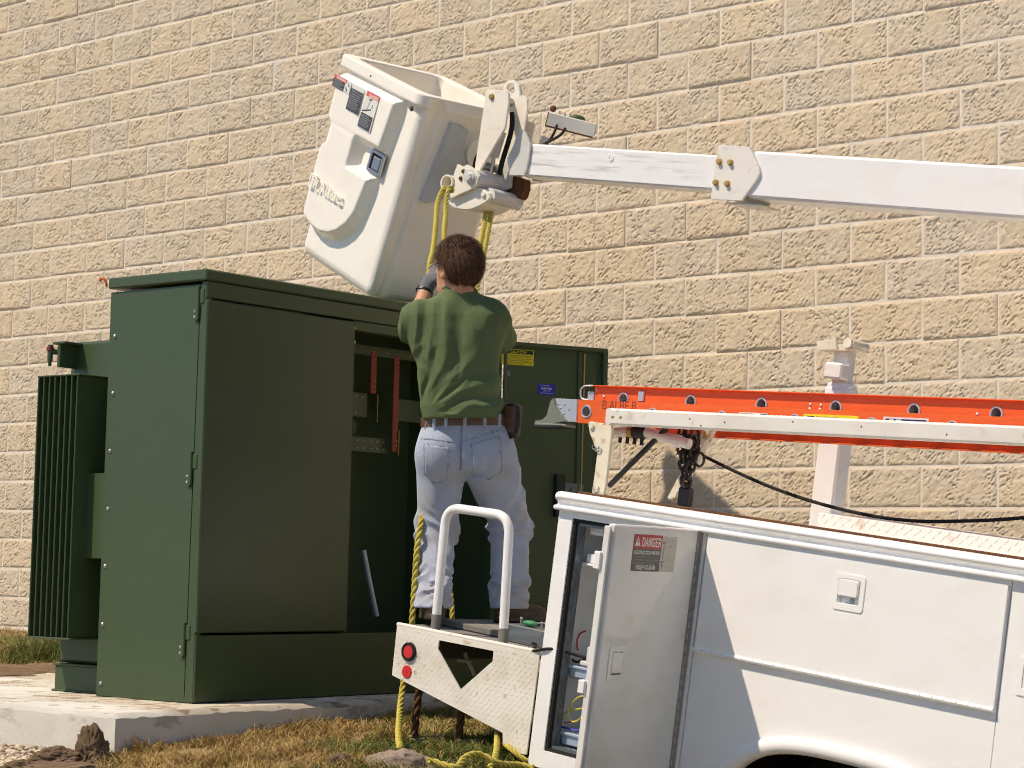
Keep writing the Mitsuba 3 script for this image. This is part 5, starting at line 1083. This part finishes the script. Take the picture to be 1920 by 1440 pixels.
# shirt
WP = J(-0.350, 8.729, 0.615)
TZ = A3([0.60, 0.66, 0.74, 0.82, 0.90, 0.97, 1.03, 1.075, 1.105, 1.13, 1.17])
TR_ = A3([0.017, 0.014, 0.004, -0.008, -0.014, -0.013, -0.010, -0.008, -0.008, -0.010, -0.010])
TA = A3([0.158, 0.172, 0.170, 0.168, 0.176, 0.186, 0.188, 0.150, 0.098, 0.072, 0.068])
TB = A3([0.112, 0.126, 0.126, 0.128, 0.132, 0.130, 0.118, 0.098, 0.082, 0.072, 0.070])
TF = A3([0.0, 0.0, 0.0, 0.0, 0.0, 0.0, -0.004, -0.010, -0.014, -0.018, -0.02])
def ridge(x):
    return 1 - 2 * np.abs(np.abs(np.mod(x, 1.0) - 0.5) * 2 - 0.0) ** 0.8
def folds_shirt(P):
    q = P - WP; u = q @ rb; th = np.arctan2(q[:, 2], u); rho = np.linalg.norm(np.stack([q[:, 2], u], 1), axis=1)
    nz = meshkit.noise(P * A3([6, 6, 6]), 11); n2 = meshkit.noise(P * 13, 12); n3 = meshkit.noise(P * A3([4, 4, 4]), 17)
    f = 0.0085 * ridge(th * 2.3 + 0.9 * nz) * sstep(0.04, 0.14, rho) * sstep(0.60, 0.40, rho) * (0.3 + 0.9 * n3)
    f += 0.0024 * ridge(th * 4.1 + 1.6 * n2) * sstep(0.04, 0.10, rho) * sstep(0.40, 0.2, rho)
    z = P[:, 2] - OFF[2]; r = (P - J(-0.215, 8.77, 0.9)) @ rb
    f += 0.0075 * ridge((r * 0.8 + 0.5 * (z - 1.0)) * 13 + 0.8 * nz) * sstep(0.90, 1.0, z) * sstep(-0.12, 0.0, r)
    f += 0.0060 * ridge(r * 16 + 0.7 * nz) * sstep(-0.04, -0.10, r) * sstep(0.75, 0.9, z)
    f += 0.0075 * ridge(z * 13 - r * 4 + 1.3 * nz) * sstep(0.75, 0.66, z) * sstep(-0.12, 0.02, r)
    blade = np.exp(-(((r - 0.075) / 0.05) ** 2 + ((z - 0.985) / 0.07) ** 2)); spine = np.exp(-((r + 0.01) / 0.03) ** 2) * sstep(0.70, 0.85, z)
    return f + 0.012 * blade - 0.010 * spine + 0.008 * (nz - 0.5) + 0.004 * (n2 - 0.5)
def f_shirt(P):
    q = P - J(-0.215, 8.77, 0.0); z = P[:, 2] - OFF[2]
    r = q @ rb - np.interp(z, TZ, TR_); fo = q @ fb - np.interp(z, TZ, TF); a, b = np.interp(z, TZ, TA), np.interp(z, TZ, TB)
    b = b * 1.10; k = (np.abs(r / a) ** 2.08 + np.abs(fo / b) ** 2.08) ** (1 / 2.08)
    trunk = (k - 1) * np.minimum(a, b) * 0.92
    for s, e in (("shL", "elL"), ("shR", "elR")):
        A_, B_ = J_[s], J_[e]; d = (B_ - A_); L = np.linalg.norm(d); d /= L
        sl = smin(sd_seg(P, A_, B_ + A3([0, 0, -0.012]), 0.072, 0.076), sd_seg(P, A_ + A3([0, 0, -0.01]), A_ + A3([0.03 if s == "shL" else -0.03, 0.0, -0.10]), 0.062, 0.05), 0.05)
        sl = np.maximum(sl, (P - A_) @ d - L * 0.80)
        trunk = smin(trunk, sl, 0.06)
    f = trunk - folds_shirt(P) * sstep(1.13, 1.06, z)
    f = np.maximum(f, 0.612 + 0.035 * r - z)
    return np.maximum(f, z - 1.128 + 0.35 * fo)
part(man, "shirt", nets(f_shirt, J(-0.56, 8.54, 0.56), J(0.12, 9.10, 1.17), 0.0055), "m_shirt", smooth=True, label="faded green t-shirt with diagonal folds")
part(man + "__shirt", "collar", tube(smooth_path([J(-0.215, 8.77, 1.128) + rb * (-0.010 + 0.071 * math.cos(t)) + fb * (-0.018 + 0.071 * math.sin(t)) + A3([0, 0, -0.35 * 0.071 * math.sin(t)]) for t in np.linspace(0, 2 * math.pi, 16, endpoint=False)], 40, True), 0.007, 8, closed=True), "m_shirt", smooth=60)
# jeans
def folds_jeans(P):
    z = P[:, 2] - OFF[2]; n = meshkit.noise(P * 7, 21); n2 = meshkit.noise(P * A3([10, 10, 16]), 22)
    r = (P - J(-0.195, 8.81, 0.6)) @ rb; right = sstep(0.02, 0.10, r)
    kneeR = np.exp(-((z - 0.17) / 0.075) ** 2) * right; hemR = np.exp(-((z + 0.06) / 0.06) ** 2)
    kneeL = np.exp(-((z - 0.12) / 0.10) ** 2) * (1 - right)
    n4 = meshkit.noise(P * 11, 27); f = 0.0125 * kneeR * ridge(z * 17 + r * 4 + 2.4 * n + 0.8 * n4) * (0.4 + n4) + 0.0105 * hemR * ridge(z * 14 - r * 6 + 2.2 * n2) * (0.4 + n4) + 0.0085 * kneeL * ridge(z * 14 + r * 13 + 2.0 * n)
    f += 0.006 * (1 - right) * sstep(0.15, -0.02, z) * ridge(z * 8 + r * 11 + 1.6 * n2)
    f += 0.007 * right * sstep(0.12, 0.22, z) * sstep(0.52, 0.42, z) * ridge(r * 8 - z * 5 + 1.4 * n)
    return f + 0.007 * (n - 0.5) + 0.006 * (n2 - 0.5)
def f_jeans(P):
    z = P[:, 2] - OFF[2]
    wst = sd_seg(P, J(-0.258, 8.812, 0.60), J(-0.130, 8.804, 0.605), 0.100, 0.100)
    hip = sd_seg(P, J(-0.262, 8.815, 0.50), J(-0.118, 8.825, 0.51), 0.108, 0.112)
    buL = sd_ell(P, J(-0.282, 8.785, 0.475), (0.100, 0.108, 0.108)); buR = sd_ell(P, J(-0.105, 8.800, 0.480), (0.112, 0.112, 0.110))
    top = smins([wst, hip, buL, buR], 0.05)
    lL = smin(sd_seg(P, J(-0.280, 8.825, 0.44), J_["knL"], 0.106, 0.080), sd_seg(P, J_["knL"], J_["anL"] + A3([0, 0, -0.03]), 0.079, 0.074), 0.05)
    lR = smin(sd_seg(P, J(-0.085, 8.85, 0.44), J_["knR"], 0.118, 0.083), sd_seg(P, J_["knR"], J_["anR"] + A3([-0.008, 0, -0.03]), 0.079, 0.080), 0.05)
    legs = smin(lL, lR, 0.012)
    f = smin(top, legs, 0.035)
    f = f - folds_jeans(P) * sstep(0.60, 0.54, z)
    crease = np.exp(-(((P - J(-0.203, 8.75, 0.5)) @ rb) / 0.010) ** 2) * sstep(0.36, 0.44, z) * sstep(0.58, 0.52, z)
    cr2 = np.exp(-((z - 0.385 - 0.10 * (((P - J(-0.195, 8.81, 0.6)) @ rb) - 0.02)) / 0.012) ** 2) * sstep(0.015, 0.04, (P - J(-0.195, 8.81, 0.6)) @ rb) * sstep(0.16, 0.12, (P - J(-0.195, 8.81, 0.6)) @ rb) * (P[:, 1] < 8.80)
    f = f + 0.006 * crease + 0.011 * cr2
    f = np.maximum(f, z - 0.612 - 0.035 * ((P - J(-0.195, 8.81, 0.6)) @ rb))
    return np.maximum(f, -0.155 + 0.0 * z - z)
jm = nets(f_jeans, J(-0.46, 8.58, -0.19), J(0.16, 9.22, 0.66), 0.0058)
part(man, "jeans", jm, "m_jeans", smooth=True, label="faded light blue jeans with wrinkled legs")
vn = jm.vertex_normals
def patch(poly, off):
    """A piece of cloth lying on the seat of the jeans: the jeans' own surface, lifted, with a hem."""
    c = A3([-0.195, 0, 0]) + 0 * OFF; u = (jm.vertices - J(-0.195, 8.81, 0.6)) @ rb; z = jm.vertices[:, 2] - OFF[2]
    d = sd_poly(u, z, poly); back = (vn @ fb) < 0.25
    keep = (d < 0) & back; f = jm.faces[keep[jm.faces].all(1)]
    v = jm.vertices + vn * (off * sstep(0.0, -0.006, d) + 0.0016 * np.exp(-((d + 0.009) / 0.0025) ** 2))[:, None]
    m = tm(v, f); m.remove_unreferenced_vertices(); return m
def patch_ring(poly):
    u = (jm.vertices - J(-0.195, 8.81, 0.6)) @ rb; z = jm.vertices[:, 2] - OFF[2]
    d = sd_poly(u, z, poly); keep = (d < 0.001) & (d > -0.0055) & ((vn @ fb) < 0.25); f = jm.faces[keep[jm.faces].all(1)]
    m = tm(jm.vertices + vn * 0.0072, f); m.remove_unreferenced_vertices(); return m
for poly in ([(-0.155, 0.505), (-0.052, 0.492), (-0.060, 0.365), (-0.11, 0.345), (-0.150, 0.385)], [(0.032, 0.508), (0.146, 0.545), (0.160, 0.405), (0.105, 0.368), (0.045, 0.385)]):
    pk = part(man, "back_pocket", patch(poly, 0.006), "m_jeans", smooth=True)
    pp_ = Polygon(poly).buffer(-0.003)
    part(man + "__" + pk.split("__")[1], "stitching", patch_ring(poly), "m_seam", smooth=True)
part(man, "yoke_seam", patch([(-0.17, 0.522), (-0.03, 0.505), (-0.03, 0.515), (-0.17, 0.533)], 0.003), "m_seam", smooth=True)
part(man, "yoke_seam", patch([(0.0, 0.512), (0.15, 0.563), (0.15, 0.574), (0.0, 0.522)], 0.003), "m_seam", smooth=True)
part(man, "seat_seam", patch([(-0.014, 0.595), (-0.002, 0.595), (-0.001, 0.40), (-0.013, 0.40)], 0.003), "m_seam", smooth=True)
WF = Frame(J(-0.194, 8.808, 0.602), rb * 0.9994 + A3([0, 0, 0.035]), fb, A3([-0.035 * 0.998, 0.0021, 0.9994]))
ring = LineString([(-0.064, 0.0), (0.064, 0.0)]).buffer(0.1120, quad_segs=14)
part(man, "belt", put(WF, prism(ring.difference(ring.buffer(-0.010)), -0.019, 0.019)), "m_leather", smooth=30, label="brown leather belt")
for x in (-0.12, -0.072, 0.005, 0.085, 0.145):
    y = -math.sqrt(max(0.1135 ** 2 - max(abs(x) - 0.064, 0) ** 2, 0.0))
    part(man, "belt_loop", put(WF, cbox(x - 0.007, x + 0.007, y - 0.004, y + 0.002, -0.030, 0.027, c=0.002)), "m_jeans")
# shoes
def shoe(an, fwd, nm):
    side = np.cross(fwd, [0, 0, 1.0]); base = A3([an[0], an[1], an[2]])
    SR = np.stack([side, fwd, A3([0, 0, 1.0])], 1)
    zf = nm
    def f(P):
        q = (P - base) @ SR; q[:, 2] = P[:, 2] - zf
        a = sd_ell(q, (0, 0.10, 0.030), (0.047, 0.10, 0.045)); b = sd_ell(q, (0, -0.015, 0.040), (0.042, 0.070, 0.055)); c = sd_seg(q, (0, 0.0, 0.05), (0, 0, 0.11), 0.045, 0.046)
        s = smins([a, b, c], 0.03); sole = np.maximum(smin(sd_ell(q, (0, 0.095, 0.0), (0.051, 0.112, 0.06)), sd_ell(q, (0, -0.02, 0.0), (0.044, 0.072, 0.06)), 0.03), np.abs(q[:, 2] - 0.011) - 0.011)
        return np.maximum(np.minimum(s, sole), -q[:, 2])
    return nets(f, base - A3([0.24, 0.24, 0.15]), base + A3([0.26, 0.26, 0.15]), 0.006)
part(man, "shoe", shoe(J_["anL"] + A3([0.005, 0.0, 0]), A3([-0.15, 0.989, 0]), -0.212), "m_shoe", smooth=True)
part(man, "shoe", shoe(J_["anR"], A3([0.72, 0.69, 0]), -0.222), "m_shoe", smooth=True)
# gloved hands, five fingers each closed on the rope
def glove(wr, ha, palm_n, key):
    d = (ha - wr); d /= np.linalg.norm(d); n = A3(palm_n, float); n -= d * (n @ d); n /= np.linalg.norm(n); s = np.cross(d, n)
    c = wr + d * 0.075
    def f(P):
        o = sd_rbox(P, wr + d * 0.060, (0.040, 0.046, 0.015), 0.014, np.stack([s, d, n], 1))
        o = smin(o, sd_seg(P, wr - d * 0.02, wr + d * 0.03, 0.034, 0.032), 0.02)
        for i, (x, l) in enumerate(((-0.030, 0.85), (-0.010, 1.0), (0.011, 0.95), (0.030, 0.75))):
            k0 = wr + d * 0.100 + s * x; k1 = k0 + d * 0.030 * l + n * 0.022 * l; k2 = k1 + n * 0.026 * l - d * 0.010; k3 = k2 - d * 0.022 * l + n * 0.004
            fg_ = smin(smin(sd_seg(P, k0, k1, 0.0105, 0.0098), sd_seg(P, k1, k2, 0.0098, 0.0092), 0.004), sd_seg(P, k2, k3, 0.0092, 0.0085), 0.004)
            o = smin(o, fg_, 0.005)
        t0 = wr + d * 0.035 - s * 0.036; t1 = t0 + d * 0.030 - s * 0.012 + n * 0.020; t2 = t1 + d * 0.026 + s * 0.012 + n * 0.018
        return smin(o, smin(sd_seg(P, t0, t1, 0.0135, 0.0115), sd_seg(P, t1, t2, 0.0115, 0.0095), 0.004), 0.008)
    gk = part(man, "glove", nets(f, wr - 0.17, wr + 0.19, 0.004), "m_glove", smooth=True, label="grey knit work glove")
    part(man + "__" + gk.split("__")[1], "cuff", tube([wr - d * 0.030, wr - d * 0.018], 0.0385, 16), "m_black", smooth=60)
glove(J_["wrL"], J_["haL"], hr, "L")
glove(J_["wrR"], J_["haR"], -hr + fb * 0.3, "R")
# things hung on the belt
po = thing("belt_pouch", "dark brown leather pouch on the right side of the belt", "pouch")
PF = Frame(J(0.003, 8.775, 0.607), rb * 0.8 - fb * 0.6, A3([0.06, 0, 1.0]) / np.linalg.norm([0.06, 0, 1.0]))
def f_pouch(P):
    return sd_rbox(P, (0, 0, 0), (0.038, 0.069, 0.022), 0.016)
part(po, "case", put(PF, nets(f_pouch, (-0.06, -0.09, -0.04), (0.06, 0.09, 0.04), 0.004)), "m_pouch", smooth=True)
part(po, "flap", put(PF, cat([cbox(-0.026, 0.026, -0.045, 0.062, 0.020, 0.026, c=0.003)])), "m_leather")
part(po, "binding", put(PF, tube(smooth_path([(x, y, 0.016) for x, y in ((-0.034, -0.055), (-0.034, 0.05), (-0.02, 0.064), (0.02, 0.064), (0.034, 0.05), (0.034, -0.055), (0.02, -0.066), (-0.02, -0.066))], 60, True), 0.004, 8, closed=True)), "m_pouch", smooth=60)
kr = thing("key_ring", "bunch of keys on a silver clip hanging at the left belt loop", "keys")
KF = Frame(J(-0.352, 8.735, 0.53), rb, A3([0, 0, 1.0]))
part(kr, "clip", cat([tube(path3(KF, bend([(0.02, 0.085, 0), (0.004, 0.06, -0.005), (0.006, 0.02, -0.01), (0.012, -0.005, -0.01)], 0.02)), 0.004, 8), tube(path3(KF, [(0.017, 0.058, 0.0), (0.021, 0.0, 0.0)]), 0.005, 8)]), "m_chrome", smooth=60)
part(kr, "ring", tube(path3(KF, [(0.014 + 0.013 * math.cos(t), -0.012 + 0.013 * math.sin(t), 0) for t in np.linspace(0, 2 * math.pi, 20, endpoint=False)]), 0.002, 6, closed=True), "m_steel", smooth=60)
for i, (dx, dy) in enumerate(((-0.004, -0.018), (0.018, -0.020), (0.022, -0.035), (0.028, -0.052))):
    part(kr, "key", cat([fprism(KF.at(dx, dy, 0.004 * i).rot(20 + 10 * i), Point(0, 0).buffer(0.010, quad_segs=4), -0.001, 0.001), fprism(KF.at(dx, dy, 0.004 * i).rot(15 + 10 * i), sbox(-0.003, -0.034, 0.003, -0.006), -0.001, 0.001)]), "m_brass", smooth=False)

# ------------------------------------------------------------------ ropes
def rope(label, pts, r=0.0115, n=120, cat_="rope"):
    return whole("rope", rope_mesh(smooth_path(pts, n), r), "m_rope", label, cat_, smooth=60)
rope("yellow rope hanging from the left lip of the pivot pipe to the left glove", [(-0.312, 9.884, 1.752), (-0.330, 9.868, 1.762), (-0.352, 9.84, 1.728), (-0.364, 9.746, 1.634), (-0.360, 9.459, 1.466), (-0.358, 9.217, 1.358), (-0.361, 9.00, 1.262), (-0.366, 8.965, 1.16)], 0.0125)
rope("yellow rope hanging from the pivot pipe behind the top of the head", [(-0.296, 9.886, 1.748), (-0.308, 9.87, 1.764), (-0.322, 9.835, 1.715), (-0.322, 9.747, 1.623), (-0.319, 9.507, 1.486), (-0.280, 9.27, 1.332), (-0.226, 9.10, 1.235), (-0.21, 9.07, 1.12)], 0.0125)
rope("left strand of the shaded rope pair beside the right of the head", [(-0.131, 10.088, 1.760), (-0.145, 9.899, 1.610), (-0.158, 9.708, 1.485), (-0.171, 9.421, 1.328), (-0.186, 9.231, 1.200), (-0.200, 9.15, 1.09)], 0.0125)
rope("right strand of the shaded rope pair beside the right of the head", [(-0.107, 10.088, 1.755), (-0.121, 9.899, 1.602), (-0.134, 9.708, 1.480), (-0.149, 9.421, 1.325), (-0.165, 9.231, 1.195), (-0.180, 9.15, 1.08)], 0.0125)
rope("yellow rope hanging past the left leg and the tail shelf down to the boulder", [(-0.240, 9.12, 0.42), (-0.322, 8.87, 0.285), (-0.352, 8.735, 0.212), (-0.368, 8.690, 0.09), (-0.376, 8.670, -0.083), (-0.382, 8.665, -0.222), (-0.397, 8.665, -0.362), (-0.412, 8.650, -0.485), (-0.414, 8.480, -0.600), (-0.404, 8.250, -0.650), (-0.385, 8.02, -0.672)], 0.0135, 160)
rope("short yellow rope strand hanging behind the left calf", [(-0.250, 8.99, 0.02), (-0.246, 8.988, -0.06), (-0.235, 8.974, -0.127), (-0.229, 8.953, -0.222)], 0.011, 40)
def on_ground(pts, r):
    return [g_at(x, y, r + d) for x, y, d in pts]
rope("yellow rope coiled in a loop on the grass below the tail shelf", [(-0.275, 7.79, -0.700), (-0.21, 7.785, -0.712), (-0.170, 7.78, -0.718), (-0.152, 7.829, -0.698), (-0.118, 7.878, -0.680), (-0.078, 7.918, -0.685), (-0.038, 7.92, -0.705), (0.031, 8.002, -0.725), (0.11, 8.033, -0.738)], 0.0125, 160)
rope("yellow rope dropping from under the tail shelf onto the grass", [(-0.025, 8.35, -0.58), (-0.026, 8.25, -0.63), (-0.028, 8.10, -0.672), (-0.033, 7.99, -0.700), (-0.053, 7.89, -0.730)], 0.0125, 60)
rope("yellow rope lying under the rear corner of the truck body", [(0.0, 8.20, -0.66), (0.02, 8.128, -0.672), (0.045, 8.089, -0.689), (0.091, 8.082, -0.717), (0.115, 8.10, -0.70)], 0.0115, 60)

# ------------------------------------------------------------------ boulder, clods, gravel, grass
whole("boulder", lump((-0.385, 7.93, -0.790), 0.160, 31, 0.26, (0.92, 0.85, 0.74), 0.07, 5), "m_rock", "rounded brown boulder on the grass under the tail shelf", "boulder", smooth=40)
def clod(px, py, r, seed, label, sq=(1, 1, 0.9), up=0.35):
    p = g_at(px, py); m = lump((p[0], p[1], p[2] + r * up), r, seed, 0.5, sq, 0.16, 5)
    whole("soil_clod", m, "m_soil", label, "soil clod", smooth=30)
clod(-1.520, 8.02, 0.085, 41, "largest dark brown soil clod standing at the corner of the concrete pad", (0.72, 0.8, 1.25), 0.35)
clod(-1.655, 8.02, 0.075, 42, "flat dark soil clod on the gravel left of the largest clod", (1.4, 1, 0.7), 0.2)
clod(-1.76, 7.92, 0.050, 43, "small dark soil clod farthest left on the gravel", (1.5, 1, 0.6), 0.2)
clod(-0.60, 7.86, 0.045, 44, "small dark soil clod in the grass left of the boulder", (1, 1, 0.8))
whole("soil_patch", lump((-1.56, 7.95, float(ground_z(A3([-1.56]), A3([7.95]))[0]) - 0.02), 0.26, 52, 0.4, (0.9, 0.9, 0.16), 0.2, 5), "m_soil", "low dark soil mound round the clods at the pad corner", "soil", smooth=True, kind="structure")
gr = np.random.default_rng(11)
def field_gravel(n):
    base = trimesh.creation.icosphere(1, 1.0); out = []
    for i in range(n):
        x, z = gr.uniform(-1.75, -0.665), gr.uniform(-0.9, 0.65)
        w = CAB.w((x, 0, z)); r = 0.0065 + 0.0095 * gr.random() ** 2
        if w[0] > -0.186 * w[1] - 0.02 + 0.05 * gr.normal() or np.hypot(w[0] + 1.55, w[1] - 7.95) < 0.2: continue
        v = base.vertices * A3([r * gr.uniform(0.8, 1.5), r * gr.uniform(0.8, 1.3), r * gr.uniform(0.55, 0.9)]) * (1 + 0.08 * gr.normal(size=(len(base.vertices), 1)))
        a = gr.uniform(0, 6.28); c, s = math.cos(a), math.sin(a)
        v = v @ A3([[c, -s, 0], [s, c, 0], [0, 0, 1]])
        cc = A3([0.56, 0.475, 0.345]) * gr.uniform(0.55, 1.25) * A3([1, gr.uniform(0.93, 1.0), gr.uniform(0.85, 1.05)])
        g = g_at(w[0], w[1]); out.append((v + g + A3([0, 0, r * 0.3 + gr.random() * 0.006]), base.faces, cc))
    n0 = 0; V, F, C = [], [], []
    for v, f, c in out:
        V.append(v); F.append(f + n0); C.append(np.tile(c, (len(v), 1))); n0 += len(v)
    return tm(np.vstack(V), np.vstack(F)), np.vstack(C)
gm, gc = field_gravel(3600)
whole("gravel", gm, "m_blade", "pale tan pebbles spread beside the concrete pad", "gravel", smooth=True, kind="stuff", color=gc)
def blades(P, H, dirs, W, C, curl):
    """Bent blades of three segments: roots P, heights H, lean dirs, widths W, colours C."""
    n = len(P); a = rng.uniform(0, 2 * math.pi, n); side = np.stack([np.cos(a), np.sin(a), 0 * a], 1)
    V = []
    for t, w in ((0.0, 1.0), (0.4, 0.85), (0.75, 0.55)):
        c = P + np.stack([0 * H, 0 * H, H * t * (1 - 0.35 * curl * t)], 1) + dirs * (H * curl * t * t)[:, None]
        V += [c - side * (W * w)[:, None], c + side * (W * w)[:, None]]
    V.append(P + np.stack([0 * H, 0 * H, H * (1 - 0.35 * curl) * 0.98], 1) + dirs * (H * curl)[:, None])
    V = np.stack(V, 1); k = np.arange(n)[:, None] * 7
    F = np.concatenate([k + A3([[0, 1, 3]]), k + A3([[0, 3, 2]]), k + A3([[2, 3, 5]]), k + A3([[2, 5, 4]]), k + A3([[4, 5, 6]])])
    return V.reshape(-1, 3), F, np.repeat(C, 7, 0)
def tuft_field(n, area, keep, hmin, hmax, dry, seed):
    q = np.random.default_rng(seed); x, y = area(q, n)
    m = keep(x, y, q); x, y = x[m], y[m]; n = len(x)
    cl = meshkit.noise(np.stack([x * 7, y * 7, 0 * x], -1), seed) ; c2 = meshkit.noise(np.stack([x * 1.9, y * 1.9, 0 * x + 5], -1), seed + 1)
    H = (hmin + (hmax - hmin) * q.random(n) ** 1.5) * (0.45 + 1.0 * cl)
    a = q.uniform(0, 2 * math.pi, n); a = np.where(q.random(n) < 0.5, a, 6.28 * cl * 2)
    D = np.stack([np.cos(a), np.sin(a), -0.15 * q.random(n)], 1)
    isdry = q.random(n) < dry(x, y, c2)
    Cd = A3([0.43, 0.305, 0.115]) * q.uniform(0.55, 1.25, (n, 1)) * np.stack([np.ones(n), q.uniform(0.88, 1.06, n), q.uniform(0.7, 1.2, n)], 1)
    Cg = A3([0.085, 0.13, 0.028]) * q.uniform(0.6, 1.5, (n, 1)) * np.stack([q.uniform(0.8, 1.5, n), np.ones(n), q.uniform(0.7, 1.1, n)], 1)
    C = np.where(isdry[:, None], Cd, Cg)
    P = np.stack([x, y, ground_z(x, y) - 0.004], 1)
    return blades(P, H, D, q.uniform(0.0011, 0.0026, n), C, q.uniform(0.35, 1.15, n))
def cab_area(x0, x1, z0, z1):
    def f(q, n):
        X, Z = q.uniform(x0, x1, n), q.uniform(z0, z1, n); w = CAB.o + X[:, None] * CAB.X + Z[:, None] * CAB.Z
        return w[:, 0], w[:, 1]
    return f
def bare(x, y, q):
    hole = np.hypot(x + 1.20, (y - 8.36) * 0.7) < 0.055 + 0.02 * q.random(len(x))
    return ~hole & (x > -0.186 * y - 0.015) & (np.hypot(x + 0.385, y - 7.93) > 0.13) & (meshkit.noise(np.stack([x * 5, y * 5, 0 * x + 2], -1), 9) > 0.16 * q.random(len(x)))
def dry_front(x, y, c2):
    u = (x - CAB.o[0]) * CAB.X[0] + (y - CAB.o[1]) * CAB.X[1]; v = (x - CAB.o[0]) * CAB.Z[0] + (y - CAB.o[1]) * CAB.Z[1]
    g = sstep(0.1, 0.75, x * 0.9 + 0.70 + 0.9 * (c2 - 0.5) + 0.35 * (v - 0.3))
    return np.clip(0.97 - 0.80 * g, 0.12, 1)
def wall_area(s0, s1, d0, d1):
    def f(q, n):
        S, D = q.uniform(s0, s1, n), q.uniform(d0, d1, n); w = WALL.o + S[:, None] * WALL.X + D[:, None] * WALL.Z
        return w[:, 0], w[:, 1]
    return f
allV = [tuft_field(105000, cab_area(-1.05, 2.6, 0.275, 2.1), bare, 0.018, 0.068, dry_front, 5),
        tuft_field(7000, cab_area(-0.60, 2.6, 0.275, 0.36), bare, 0.03, 0.085, dry_front, 6),
        tuft_field(14000, wall_area(-5.6, -1.6, 0.02, 1.5), lambda x, y, q: np.ones(len(x), bool), 0.02, 0.07, lambda x, y, c2: np.clip(0.95 - 0.4 * sstep(0.55, 0.75, c2) + 0 * x, 0, 1), 7),
        tuft_field(4000, lambda q, n: (-2.80 + 0.10 * q.normal(size=n), 13.10 + 0.18 * q.normal(size=n)), lambda x, y, q: np.ones(len(x), bool), 0.08, 0.20, lambda x, y, c2: np.full(len(x), 0.12), 8)]
V, F, C, n0 = [], [], [], 0
for v, f, c in allV:
    V.append(v); F.append(f + n0); C.append(c); n0 += len(v)
whole("grass", tm(np.vstack(V), np.vstack(F)), "m_blade", "dry straw and patchy green grass around the concrete pad", "grass", smooth=False, kind="stuff", color=np.vstack(C))
